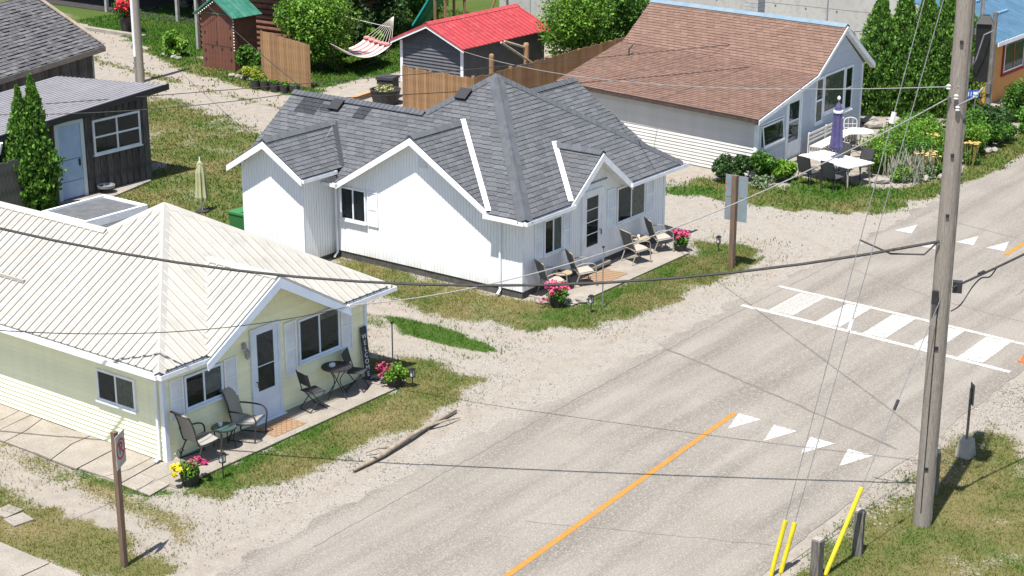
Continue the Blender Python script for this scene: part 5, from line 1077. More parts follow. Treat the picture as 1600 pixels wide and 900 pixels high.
d = .125; rg.add([Fp.p(-d - .014, 2.31 + d - .014, .037), Fp.p(-d + .014, 2.31 + d + .014, .037), Fp.p(d + .014, 2.31 - d + .014, .037), Fp.p(d - .014, 2.31 - d - .014, .037)], [(0, 1, 2, 3)]); rg.build('prohibition_ring', RED, t)
text('lettering', 'P', Fp, 0, 2.31, .033, .32, BLACK(), t)
t = thing('back_of_road_sign', 'grey back of two stacked road signs on a wooden post', 'sign', (18.67, -2.58, 0))
MB().box(-.07, .07, -.07, .07, -.1, 2.66).build('post', M('stained_post', (.26, .15, .09)), t)
GRY = M('sign_back_grey', (.20, .245, .27), (.17, .21, .235), 4, .5)
MB().box(.075, .085, -.36, .34, 2.02, 2.64).build('plate', GRY, t); MB().box(.075, .085, -.36, .34, 1.34, 1.99).build('plate', GRY, t)
rd = MB()
for z in (2.38, 2.2, 1.75, 1.55): rd.box(.068, .074, .29, .325, z, z + .06)
rd.build('tape_mark', M('tape_red', (.6, .12, .08), None), t)
t = thing('small_sign', 'small sign post standing in a white concrete block beyond the pole', 'sign', (10.15, -12.98, 0)); MB().add([(-.18, -.16, 0), (.18, -.16, 0), (.18, .16, 0), (-.18, .16, 0), (-.13, -.12, .38), (.13, -.12, .38), (.13, .12, .38), (-.13, .12, .38)], [(3, 2, 1, 0), (4, 5, 6, 7), (0, 1, 5, 4), (1, 2, 6, 5), (2, 3, 7, 6), (3, 0, 4, 7)]).build('block', M('white_block', (.36, .335, .295), (.28, .26, .23), 5, .9), t)
MB().box(-.025, .025, -.02, .02, .38, 1.5).build('post', GREYW(), t); MB().ob(Fr((0, 0, 0), (math.cos(.7), math.sin(.7), 0), (0, 0, 1), (math.sin(.7), -math.cos(.7), 0)), -.12, .12, 1.15, 1.6, .025, .035).build('plate', GREYW(), t)
t = thing('traffic_cone', 'small orange traffic cone at the end of the crosswalk', 'cone', (16.35, -11.95, 0)); MB().lathe([(.13, .03), (.10, .12), (.035, .40), (.03, .41)], n=14).build('cone', M('cone_orange', (.75, .16, .05), None, rough=.5), t, smooth=False); MB().box(-.16, .16, -.16, .16, 0, .03).build('base', M('cone_orange', (.75, .16, .05)), t)
t = thing('house_number_sign', 'blue house number sign 3155 on a thin post', 'sign', (38.2, -1.62, 0)); MB().tube([(0, 0, 0), (0, 0, 1.75)], .02, 6).build('post', M('galvanised', (.30, .31, .32)), t)
F_ = Fr((0, -.03, 0), (math.cos(-.75), math.sin(-.75), 0), (0, 0, 1), (math.sin(-.75), -math.cos(-.75), 0)); MB().ob(F_, -.40, .10, 1.45, 1.75, 0, .012).build('plate', M('sign_blue', (.03, .09, .38), None, rough=.4), t); text('lettering', '3155', F_, -.15, 1.6, .014, .24, WHITE(), t)
for lab, x, y, h in (('thin grey stake beside the driveway at the green cottage', 6.95, -.14, 1.12), ('thin grey stake with a cap in front of the white porch', 13.64, -1.6, 1.62)):
    t = thing('marker_stake', lab, 'stake', (x, y, 0)); MB().tube([(0, 0, -.05), (0, 0, h)], .018, 6).build('rod', M('galvanised', (.30, .31, .32)), t); MB().ob(XY, -.035, .035, -.02, .02, h, h + .04).build('cap', BLACK(), t)
def lantern(label, x, y, h=.45):
    t = thing('path_lantern', label, 'lantern', (x, y, 0), 0, 'path lanterns'); MB().tube([(0, 0, -.05), (0, 0, h - .2)], .015, 6).build('stake', BLACK(), t)
    mb = MB(); mb.box(-.05, .05, -.05, .05, h - .2, h - .18).box(-.065, .065, -.065, .065, h - .02, h).box(-.04, .04, -.04, .04, h, h + .025)
    for a in (-1, 1):
        for b in (-1, 1): mb.box(a * .045 - .006, a * .045 + .006, b * .045 - .006, b * .045 + .006, h - .18, h - .02)
    mb.build('cage', BLACK(), t); MB().box(-.032, .032, -.032, .032, h - .18, h - .03).build('diffuser', M('frosted', (.5, .5, .48), None, rough=.3), t)
lantern('path lantern by the yellow flower pot', .16, -1.46, .55); lantern('path lantern past the end of the green cottage porch', 6.29, -1.29); lantern('path lantern in front of the near pink flower pot', 13.11, -1.6); lantern('path lantern near the grey road sign', 19.79, -1.5)
log = thing('driftwood_branch', 'long weathered branch lying along the road shoulder', 'branch', (1.95, -3.36, 0)); DW = M('driftwood', (.30, .25, .19), (.19, .155, .115), 10, .9, .6, 40)
MB().tube([(0, 0, .05), (.9, .02, .06), (1.9, .12, .10), (2.8, .24, .07), (3.75, .32, .05)], [.035, .06, .055, .045, .03], 8).build('stem', DW, log, smooth=True)
for p in ([(1.35, .05, .08), (1.0, .22, .13), (.8, .38, .05)], [(2.6, .2, .09), (3.0, .05, .12), (3.5, .02, .03)], [(1.9, .12, .1), (2.05, .3, .15)]): MB().tube(p, [.035, .025, .012][:len(p)], 6).build('side_branch', DW, log)

# ================================================================== porch furniture
TAN = M('tan_frame', (.33, .29, .235), (.28, .245, .20), 6, .5)
def sling(prof, w, mat, name, t, th=.012):
    c = curve([(x, 0, z) for x, z in prof], 5); vs = []; k = len(c)
    for i, p in enumerate(c):
        d = (c[min(i + 1, k - 1)] - c[max(i - 1, 0)]).normalized(); nn = V3(-d.z, 0, d.x)
        for y, o in ((-w / 2, 0), (0, -.02), (w / 2, 0), (w / 2, -th), (0, -.02 - th), (-w / 2, -th)): vs.append(p + V3(0, y, 0) + nn * o)
    fs = [(i * 6 + j, i * 6 + (j + 1) % 6, (i + 1) * 6 + (j + 1) % 6, (i + 1) * 6 + j) for i in range(k - 1) for j in range(6)] + [tuple(range(6)), tuple(range((k - 1) * 6, k * 6))]
    return MB().add(vs, fs).build(name, mat, t)
def highback(label, loc, rz_):
    t = thing('sling_chair', label, 'chair', loc, rz_, 'high-backed sling chairs on the green porch'); SLG = M('sling_taupe', (.30, .285, .255), (.25, .235, .21), 40, .8)
    sling([(.27, .43), (.1, .40), (-.16, .39), (-.24, .5), (-.30, .78), (-.40, 1.05), (-.50, 1.10)], .50, SLG, 'sling', t)
    FRM = M('bronze_frame', (.035, .034, .034), (.055, .052, .05), 8, .45)
    for y in (-.27, .27):
        MB().tube(curve([(.29, y, .42), (.1, y, .39), (-.18, y, .38), (-.26, y, .52), (-.32, y, .8), (-.42, y, 1.06), (-.5, y, 1.10)]), .016, 6).build('side_rail', FRM, t)
        MB().tube(curve([(-.30, y * 1.05, .66), (-.05, y * 1.1, .66), (.22, y * 1.1, .63), (.32, y * 1.1, .5), (.30, y * 1.1, .25), (.28, y * 1.1, .0)]), .018, 6).build('arm', FRM, t)
        MB().tube(curve([(-.16, y, .38), (-.24, y * 1.1, .2), (-.32, y * 1.1, .0)]), .016, 6).build('leg', FRM, t)
        MB().tube([(.28, y * 1.1, .012), (-.32, y * 1.1, .012)], .012, 6).build('skid', FRM, t)
    MB().tube([(.28, -.27, .41), (.28, .27, .41)], .014, 6).build('stretcher', FRM, t); MB().tube([(-.5, -.27, 1.10), (-.5, .27, 1.10)], .014, 6).build('top_rail', FRM, t)
Z0 = .036
highback('high-backed sling chair at the left corner of the green porch', (.55, -.42, Z0), R(-8)); highback('high-backed sling chair beside the storm door of the green cottage', (1.92, -.40, Z0), R(-68))
def sidetable(label, loc, r, h, top, leg, grp=None, solid=False):
    t = thing('side_table', label, 'table', loc, 0, grp); MB().lathe([(r, h - .012), (r, h)], n=20).build('table_top', top, t); MB().lathe([(r + .01, h - .03), (r + .01, h - .014), (r - .01, h - .014), (r - .01, h - .03)], n=20).build('rim', leg, t)
    for k in range(4): a = k * math.pi / 2 + .5; MB().tube([(r * .9 * math.cos(a), r * .9 * math.sin(a), h - .02), (r * .75 * math.cos(a), r * .75 * math.sin(a), h * .45), (r * .95 * math.cos(a), r * .95 * math.sin(a), 0)], .012, 6).build('leg', leg, t)
    return t
sidetable('low round glass table between the high-backed chairs', (1.22, -.42, Z0), .26, .48, M('smoked_glass', (.05, .085, .08), None, rough=.08, spec=.6), BLACK())
cup = thing('ash_bowl', 'small white cup on the low round glass table', 'cup', (1.2, -.34, Z0 + .48)); MB().lathe([(.035, 0), (.05, .07), (.045, .07), (.03, .01)], n=12).build('bowl', WHITE(), cup)
def foldchair(label, loc, rz_):
    t = thing('folding_chair', label, 'chair', loc, rz_, 'folding bistro chairs'); sl_ = M('black_mesh', (.030, .030, .032), (.05, .05, .05), 60, .7)
    MB().ob(XY, -.2, .2, -.2, .2, .43, .445).build('seat', sl_, t); MB().add([(-.19, -.19, .60), (-.19, .19, .60), (-.27, .19, .90), (-.27, -.19, .90), (-.205, -.19, .60), (-.205, .19, .60), (-.285, .19, .90), (-.285, -.19, .90)], [(0, 1, 2, 3), (7, 6, 5, 4), (0, 4, 5, 1), (2, 6, 7, 3), (1, 5, 6, 2), (0, 3, 7, 4)]).build('backrest', sl_, t)
    for y in (-.21, .21):
        MB().tube([(-.28, y, .92), (-.15, y, .45), (.22, y, 0)], .012, 6).build('leg', BLACK(), t); MB().tube([(.2, y * .93, .44), (-.22, y * .93, 0)], .012, 6).build('leg', BLACK(), t)
    MB().tube([(.22, -.21, .02), (.22, .21, .02)], .01, 6).build('stretcher', BLACK(), t); MB().tube([(-.22, -.2, .02), (-.22, .2, .02)], .01, 6).build('stretcher', BLACK(), t)
foldchair('black folding chair left of the bistro table', (3.92, -.42, Z0), R(-12)); foldchair('black folding chair below the WELCOME board', (5.40, -.40, Z0), R(-64))
bt_ = thing('bistro_table', 'round black mesh bistro table under the wide window', 'table', (4.78, -.36, Z0)); MB().lathe([(.33, .705), (.35, .705), (.35, .725), (.33, .725)], n=24).build('rim', BLACK(), bt_); mm = MB()
for k in range(-8, 9): w = math.sqrt(max(0, .335 ** 2 - (k * .04) ** 2)); mm.bar((k * .04, -w, .715), (k * .04, w, .715), .012, .006).bar((-w, k * .04, .718), (w, k * .04, .718), .012, .006)
mm.build('mesh_top', BLACK(), bt_)
for k in range(4): a = k * math.pi / 2 + .3; MB().tube(curve([(.26 * math.cos(a), .26 * math.sin(a), .70), (.06 * math.cos(a + .6), .06 * math.sin(a + .6), .38), (.3 * math.cos(a + 1.2), .3 * math.sin(a + 1.2), 0)]), .011, 6).build('leg', BLACK(), bt_)
nb = thing('napkin_holder', 'small white napkin box on the bistro table', 'box', (4.72, -.28, Z0 + .725)); MB().ob(XY, -.06, .06, -.04, .04, 0, .07).build('box', WHITE(), nb)
def mat_(label, x0, x1, y0, y1, z, c, lat, cat='mat'):
    t = thing('doormat', label, cat, ((x0 + x1) / 2, (y0 + y1) / 2, z)); w, h = (x1 - x0) / 2, (y1 - y0) / 2; MB().ob(XY, -w, w, -h, h, 0, .012).build('pile', M('coir', (.30, .20, .125), (.25, .165, .10), 30, .95), t); mb = MB(); n = 9
    P = [(-w, -h), (w, -h), (w, h), (-w, h)]
    for k in range(-12, 13):
        o = k * .16
        if lat: pls = ([(o - .012, -9), (o + .012, -9), (o + .012 + 18, 9), (o - .012 + 18, 9)], [(o - .012, -9), (o + .012, -9), (o + .012 - 18, 9), (o - .012 - 18, 9)])
        segs_ = []
        for sg in ((1, -1) if lat else (1,)):
            q = [(-w + .02, -h + .02), (w - .02, -h + .02), (w - .02, h - .02), (-w + .02, h - .02)]; q = clip(q, 1, -sg if lat else .3, o + .011); q = clip(q, -1, sg if lat else -.3, -o + .011) if len(q) > 2 else []
            if len(q) > 2: mb.add([(a, b, .0165 + .001 * sg) for a, b in (q if area(q) > 0 else q[::-1])], [tuple(range(len(q)))])
    mb.build('pattern', M(c[0], c[1], None, rough=.95), t)
mat_('lattice patterned doormat at the storm door of the green cottage', 2.25, 3.2, -.88, -.30, Z0, ('mat_brown', (.20, .10, .05)), True)
mat_('striped wooden doormat at the white cottage door', 15.15, 16.35, -.62, .12, .037, ('mat_dark', (.14, .08, .045)), False)
ws = thing('welcome_board', 'tall black WELCOME board leaning in the corner of the green cottage', 'sign', (6.03, -.06, Z0)); F_ = Fr((0, -.12, 0), (1, 0, 0), (0, .11, 1), (0, -1, .11)); MB().ob(F_, -.10, .10, 0, 1.25, 0, .02).build('board', M('chalk_black', (.035, .038, .045), (.06, .062, .07), 9, .8), ws)
for i, ch in enumerate('WELCOME'): text('lettering', ch, F_, 0, 1.02 - .15 * i, .022, .16, WHITE(), ws)

def lowchair(label, loc, rz_):
    t = thing('patio_chair', label, 'chair', loc, rz_, 'tan patio chairs on the white porch'); S1 = M('sling_beige', (.36, .325, .275), (.31, .28, .24), 40, .8)
    sling([(.28, .41), (.08, .39), (-.18, .37), (-.23, .42)], .50, S1, 'seat', t); sling([(-.2, .42), (-.28, .65), (-.36, .92)], .50, M('sling_grey', (.17, .165, .165), (.14, .135, .135), 40, .8), 'backrest', t)
    for y in (-.27, .27):
        MB().tube([(-.16, y, .36), (-.28, y, .65), (-.37, y, .95)], .015, 6).build('back_rail', TAN, t); MB().tube(curve([(-.26, y, .60), (-.1, y * 1.08, .66), (.15, y * 1.1, .66), (.29, y * 1.08, .58), (.32, y * 1.05, .3), (.33, y * 1.05, 0)]), .017, 6).build('arm', TAN, t)
        MB().tube([(-.14, y, .38), (-.3, y, 0)], .015, 6).build('leg', TAN, t); MB().tube([(.3, y, .41), (-.2, y, .36)], .014, 6).build('seat_rail', TAN, t)
    MB().tube([(-.37, -.27, .95), (-.37, .27, .95)], .014, 6).build('top_rail', TAN, t)
ZW = .036
lowchair('tan patio chair nearest the near pink flower pot', (13.62, .02, ZW), R(-28)); lowchair('tan patio chair beside the striped doormat', (14.82, -.12, ZW), R(-34)); lowchair('tan patio chair just right of the white cottage door', (17.42, -.18, ZW), R(-22)); lowchair('tan patio chair at the far end of the white porch', (18.78, -.12, ZW), R(-34))
TT = M('tan_table', (.36, .28, .185), (.30, .235, .155), 9, .6)
sidetable('round tan table between the two near patio chairs', (14.2, .08, ZW), .27, .46, TT, BLACK()); sidetable('round tan table between the two far patio chairs', (18.1, .10, ZW), .29, .50, TT, BLACK())
cup = thing('candle_jar', 'small pale jar on the far round tan table', 'jar', (18.05, .12, ZW + .50)); MB().lathe([(.04, 0), (.04, .08), (.03, .09)], n=10).build('jar', WHITE(), cup)
bx_ = thing('dark_bowl', 'dark bowl on the near round tan table', 'bowl', (14.12, .12, ZW + .46)); MB().lathe([(.05, 0), (.08, .06), (.07, .06), (.04, .015)], n=12).build('bowl', BLACK(), bx_)

# ================================================================== flowers
PINK = M('petal_pink', (.62, .05, .16), (.72, .16, .28), 30, .6, isl=.3, trans=.2); YELF = M('petal_yellow', (.70, .60, .02), (.6, .46, .02), 30, .6, isl=.2, trans=.2); MAG = M('petal_magenta', (.36, .03, .10), (.46, .07, .15), 30, .6, isl=.3, trans=.2)
POT = M('dark_pot', (.035, .033, .032), (.05, .045, .045), 6, .6)
def potplant(label, loc, r, h, blooms, leafmat=None, n=700, pot=.2, group='flower pots on the porches'):
    t = thing('flower_pot', label, 'flower pot', loc, 0, group); MB().lathe([(pot * .75, 0), (pot, .22), (pot * 1.05, .25), (pot * .9, .25), (pot * .85, .18)], n=14).build('pot', POT, t)
    foliage('foliage', t, rand_blobs((0, 0, .22 + h * .35), (r * .8, r * .8, h * .35), 10, r * .4, int(loc[0] * 10)), n, .07, leafmat or LEAF())
    for k, (mt, cx_, cy_, cz_, br, nn) in enumerate(blooms): foliage('bloom', t, rand_blobs((cx_, cy_, cz_), (br, br, br * .45), 14, br * .28, 5 + k), nn, .055, mt, up=.8, aspect=.9)['kind'] = 'stuff'
potplant('pink flower pot at the near corner of the white porch', (12.98, -.62, .0), .30, .35, [(PINK, -.03, 0, .52, .30, 700), (MAG, -.32, .2, .22, .12, 60)])
potplant('pink flower pot at the far end of the white porch', (19.15, -.62, .0), .26, .34, [(PINK, 0, 0, .52, .24, 520)])
potplant('yellow and magenta flower pot at the near corner of the green porch', (-.42, -1.12, 0), .28, .30, [(YELF, -.20, .06, .36, .19, 420), (MAG, .20, -.06, .40, .20, 330)])
potplant('bush of yellow green leaves and magenta flowers at the far end of the green porch', (6.08, -.92, 0), .36, .38, [(MAG, -.12, .12, .42, .26, 160)], LEAFB(), 900)
hk = thing('shepherd_hook', 'small black double hook behind the yellow flower pot', 'hook', (-.45, -.92, 0)); MB().tube(curve([(0, 0, -.05), (0, 0, .62), (.05, .0, .72), (.10, 0, .64)]), .008, 5).build('hook', BLACK(), hk); MB().tube(curve([(0, 0, .62), (-.05, 0, .72), (-.10, 0, .64)]), .008, 5).build('hook', BLACK(), hk)
def rock(name, label, loc, r, seed, mat=None, group=None, kind=None):
    rnd = random.Random(seed); mb = MB().ell((0, 0, r * .3), (r, r * rnd.uniform(.6, .95), r * rnd.uniform(.35, .6)), 9, 6); mb.v = [(x * (1 + rnd.uniform(-.14, .14)), y * (1 + rnd.uniform(-.14, .14)), max(z * (1 + rnd.uniform(-.14, .14)), -.02)) for x, y, z in mb.v]
    o = mb.build(name, mat or M('pale_rock', (.30, .275, .24), (.21, .19, .165), 6, .9, .4, 30), None); o.location = loc; o.rotation_euler = (0, 0, rnd.uniform(0, 6)); return tag(o, label, 'rock', group)
for i in range(9): rock('edging_stone', 'pale edging stone at the near end of the white porch', (12.98 - .13 * (i % 2) + .08 * i, -.05 - .11 * i + .0, 0), .12 + .03 * (i % 3), i, None, 'edging stones by the near pink flower pot')
for i in range(8): rock('edging_stone', 'pale stone in the pile at the far end of the green porch', (6.15 + .09 * (i % 4), -.15 - .10 * i, .0), .09 + .03 * (i % 3), 40 + i, None, 'stones at the far end of the green porch')
for i in range(5): rock('edging_stone', 'pale stone beyond the far pink flower pot', (19.25 + .1 * (i % 2), -.3 + .12 * i, 0), .09, 60 + i, None, 'stones at the far end of the white porch')

# ================================================================== patio in front of the brown-roofed house
pt = thing('patio_table', 'long white patio table with the closed purple umbrella', 'table', (29.28, -.48, 0), R(74)); WT = M('white_table', (.70, .69, .67), (.64, .63, .61), 4, .4)
MB().ob(XY, -1.12, 1.12, -.62, .62, .70, .735).build('table_top', WT, pt)
for a in (-1, 1):
    for b in (-1, 1): MB().tube([(a * .98, b * .5, .70), (a * 1.04, b * .55, 0)], .03, 7).build('leg', TAN, pt)
pu = thing('patio_umbrella', 'closed purple patio umbrella standing through the white table', 'umbrella', (29.35, -.42, 0)); MB().tube([(0, 0, 0), (0, 0, 2.75)], .02, 8).build('pole', M('galvanised', (.30, .31, .32)), pu); MB().lathe([(.24, 0), (.24, .06), (.05, .09)], n=14).build('base', BLACK(), pu)
PUR = M('purple_canvas', (.092, .085, .195), (.07, .064, .155), 6, .8)
def folded(t, z0, z1, r, mat, n=24):
    vs = []; prof = [(.05, z1), (.10, z1 - .12), (.13, z1 - .35), (r * .85, z0 + .45), (r, z0 + .12), (r * .8, z0)]
    for rr, z in prof:
        for j in range(n): a = 2 * math.pi * j / n; q = rr * (1 + (.28 if j % 3 == 0 else -.12) * min(1, (z1 - z) * 2)); vs.append((q * math.cos(a), q * math.sin(a), z))
    k = len(prof); return MB().add(vs, [(i * n + j, i * n + (j + 1) % n, (i + 1) * n + (j + 1) % n, (i + 1) * n + j) for i in range(k - 1) for j in range(n)] + [tuple(range(n)), tuple(range((k - 1) * n, k * n))]).build('canopy', mat, t)
folded(pu, 1.02, 2.60, .19, PUR); MB().lathe([(.16, 2.28), (.165, 2.34), (.16, 2.36)], n=12).build('tie_strap', WHITE(), pu); MB().lathe([(.05, 2.72), (.06, 2.78), (.02, 2.84)], n=8).build('finial', WHITE(), pu)
def darkchair(label, loc, rz_, grp='dark chairs around the long white table'):
    t = thing('garden_chair', label, 'chair', loc, rz_, grp); S1 = M('sling_black', (.045, .045, .047), (.065, .065, .065), 40, .8)
    sling([(.26, .43), (.0, .41), (-.2, .40)], .50, S1, 'seat', t); sling([(-.22, .43), (-.28, .68), (-.34, .98)], .52, S1, 'backrest', t)
    for y in (-.27, .27):
        MB().tube([(-.30, y, 0), (-.2, y, .40), (-.34, y, .98)], .018, 6).build('back_rail', BLACK(), t); MB().tube(curve([(-.28, y, .64), (0, y, .66), (.25, y, .63), (.29, y, .3), (.30, y, 0)]), .018, 6).build('arm', BLACK(), t)
for i, (x, y, a, lab) in enumerate(((28.28, -.02, -14, 'dark garden chair at the near left of the long white table'), (28.12, -.98, -17, 'dark garden chair at the near right of the long white table'), (30.35, -.05, 168, 'dark garden chair behind the long white table'), (30.1, -1.0, 162, 'dark garden chair at the far right of the long white table'))): darkchair(lab, (x, y, 0), R(a))
WM = M('white_metal', (.62, .60, .56), (.54, .52, .48), 6, .5)
rt2 = thing('round_garden_table', 'round white garden table under the picture window', 'table', (33.6, .75, 0)); MB().lathe([(.48, .70), (.50, .72), (.48, .74)], n=20).build('table_top', WM, rt2)
for k in range(3): a = k * 2.1; MB().tube([(.1 * math.cos(a), .1 * math.sin(a), .7), (.06 * math.cos(a), .06 * math.sin(a), .3), (.3 * math.cos(a), .3 * math.sin(a), 0)], .02, 6).build('leg', WM, rt2)
def wirechair(label, loc, rz_):
    t = thing('wire_chair', label, 'chair', loc, rz_, 'white metal chairs by the round table'); MB().ob(XY, -.22, .22, -.22, .22, .42, .445).build('seat', WM, t)
    MB().tube(curve([(-.22, -.22, 0), (-.22, -.22, .45), (-.27, -.22, .85), (-.28, 0, .95), (-.27, .22, .85), (-.22, .22, .45), (-.22, .22, 0)]), .016, 6).build('back_frame', WM, t)
    for z in (.58, .72): MB().tube([(-.25, -.21, z), (-.25, .21, z)], .01, 5).build('back_bar', WM, t)
    for y in (-.2, .2): MB().tube([(.2, y, .43), (.24, y, 0)], .014, 6).build('leg', WM, t)
    for y in (-.08, .08): MB().tube([(-.24, y, .45), (-.27, y, .92)], .01, 5).build('back_bar', WM, t)
wirechair('white metal chair left of the round garden table', (32.6, .95, 0), R(0)); wirechair('white metal chair behind the round garden table', (34.3, 1.4, 0), R(215)); wirechair('white metal chair right of the round garden table', (34.5, .2, 0), R(170))
bench = thing('slatted_bench', 'pale slatted bench against the wall under the picture window', 'bench', (33.2, 1.55, 0), R(3.5))
for k in range(5): MB().ob(XY, -1.6, 1.6, -.25 + .1 * k, -.17 + .1 * k, .40, .43).build('slat', WM, bench)
for k in range(3): MB().ob(XY, -1.6, 1.6, .27, .29, .52 + .13 * k, .6 + .13 * k).build('back_slat', WM, bench)
for x in (-1.5, 0, 1.5): MB().ob(XY, x - .04, x + .04, -.25, .26, 0, .40).ob(XY, x - .04, x + .04, .29, .33, 0, .88).build('leg', WM, bench)
pav = MB().prism(XY, [(29.4, 2.0), (31.4, -1.9), (33.2, -2.0), (37.6, .2), (38.2, 2.6)], -.05, .012).build('patio', M('patio_base', (.27, .24, .2), (.2, .18, .15), 4, .9), kind='structure')
rnd = random.Random(11)
for i in range(34):
    a = rnd.uniform(0, 1); x = 30.4 + a * 7 + rnd.uniform(-.3, .3); y = -1.6 + rnd.uniform(0, 2.9) + a * 1.2
    if sdist([(29.4, 2.0), (31.4, -1.9), (33.2, -2.0), (37.6, .2), (38.2, 2.6)], np.array([x]), np.array([y]))[0] < .25: continue
    n = rnd.choice((5, 6, 7)); r = rnd.uniform(.25, .42); MB().prism(XY, [(x + r * rnd.uniform(.75, 1.1) * math.cos(6.283 * k / n), y + r * rnd.uniform(.75, 1.1) * math.sin(6.283 * k / n)) for k in range(n)], .012, .05 + .002 * (i % 9)).build('flagstone', M('pale_rock', (.44, .41, .37)), pav)
RL = ('pale rock at the left end of the garden edge, nearest the patio table', 'second garden edge rock from the patio table', 'third garden edge rock, below the seed stalks', 'fourth garden edge rock, in front of the yarrow', 'larger pale rock at the road corner of the garden', 'smaller pale rock at the road corner of the garden', 'flat rock at the corner of the brown-roofed house', 'rock farthest back against the dark bush', 'largest rock on the patio below the hedge', 'small rock on the patio before the hedge', 'rock at the foot of the cedar hedge')
k = 0
for (x, y, r) in ((29.9, -1.9, .26), (30.5, -2.35, .22), (31.0, -2.9, .24), (31.6, -3.3, .2), (36.1, -3.0, .26), (36.4, -3.2, .2), (37.4, 1.9, .4), (38.0, 2.4, .4), (38.4, 1.5, .42), (37.9, .8, .3), (38.9, .6, .34)): rock('garden_rock', RL[k], (x, y, 0), r, 80 + k, None, 'rocks around the flower garden'); k += 1

# ================================================================== plants
SH = [('bright perennials before the patio rocks', (35.0, -1.0), .9, .8, 1.1, 3200, .10, LEAFB()), ('mixed green perennials below the hedge', (36.6, -.3), 1.0, .8, 1.0, 3200, .11, LEAF()), ('low green plants at the garden corner by the table', (30.5, -2.3), .5, .45, .5, 1500, .09, LEAFB()), ('tall leafy perennials behind the yarrow', (33.6, -2.3), .9, .7, 1.25, 3600, .10, LEAFB()), ('green perennials between bush and seed stalks', (32.4, -1.9), .8, .7, 1.05, 3000, .10, LEAF()), ('roadside leafy clump right of the pole', (35.8, -2.6), .9, .6, .95, 2800, .11, LEAFB()), ('roadside green clump before the number sign', (37.6, -2.9), 1.1, .6, .8, 2800, .11, LEAF()), ('roadside bush below the round shrub', (40.3, -3.0), 1.2, .6, .9, 3000, .12, LEAF()), ('dark leafed shrub at the corner of the brown-roofed house', (27.25, 2.25), .75, .7, .95, 1700, .13, LEAFD()), ('spreading green shrub under the awning window', (27.75, 1.5), .8, .6, .9, 2400, .12, LEAF()), ('bright green lily clump beside the long white table', (28.2, 1.0), .6, .55, .85, 1800, .17, LEAFB()), ('low silvery ground plant before the shrubs', (27.0, .95), .5, .5, .35, 700, .09, M('leaf_silver', (.16, .22, .11), (.10, .15, .07), 3, .6, isl=.4)),
      ('bright green bush right of the patio chairs', (31.5, -1.15), .9, .85, 1.2, 4600, .09, LEAFB()), ('fresh green bush behind the grey seed stalks', (33.5, -1.0), 1.1, 1.0, 1.25, 5000, .09, LEAFB()), ('dark green bush left of the utility pole in the garden', (32.3, -3.05), .8, .6, .95, 2600, .11, LEAF()), ('bright green bush just right of the utility pole', (34.9, -2.6), .9, .75, 1.2, 3200, .10, LEAFB()), ('leafy green mound towards the number sign', (36.9, -1.8), 1.4, 1.1, 1.2, 4200, .13, LEAF()), ('dark leafy mound below the orange house', (38.6, -2.1), 1.3, .9, 1.1, 3400, .13, LEAFD()), ('dense round shrub in front of the orange house', (41.9, -2.2), 1.3, 1.1, 1.55, 4600, .13, LEAF()), ('low trailing plants at the right edge', (44, -2.9), 2.4, .8, .6, 3200, .12, LEAFD()),
      ('dark green shrub between cabin and hammock', (35.6, 28.3), 1.1, 1.0, 2.6, 3200, .17, LEAFD()), ('dark bush behind the hammock ropes', (40.2, 30.4), 1.5, 1.3, 2.6, 3600, .2, LEAFD()), ('green bush at the foot of the slide', (45.4, 30.6), 1.8, 1.6, 2.6, 3600, .2, LEAF()), ('light green bush left of the cedar hedge', (40.6, 3.95), .75, .75, 2.9, 4200, .13, LEAFB()), ('dark bush at the foot of the cedar hedge', (39.6, 3.3), .8, .7, 1.3, 2400, .13, LEAFD()),
      ('tall strappy lily clump by the cabin', (31.9, 34.3), .65, .65, 1.15, 1300, .26, LEAFB()), ('broad leafed garden plants between tool shed and fence', (30.7, 28.3), .65, .8, 1.3, 1800, .17, LEAF()), ('yellow green hosta row at the fence foot', (30.0, 27.4), .45, .8, .55, 1100, .15, M('leaf_yellow', (.30, .33, .04), (.20, .27, .03), 3, .6, isl=.35, trans=.3)), ('leafy plant at the back of the hammock lawn', (37.6, 27.2), .6, .6, 1.3, 900, .22, LEAFB()), ('pale leafed plant beside the hammock stand', (33.6, 25.9), .35, .35, .6, 500, .15, LEAFB())]
for i, (lab, (x, y), rx, ry, h, n, sz, mt) in enumerate(SH): shrub('garden_shrub', lab, (x, y, 0), rx, ry, h, n, sz, mt, 100 + i)
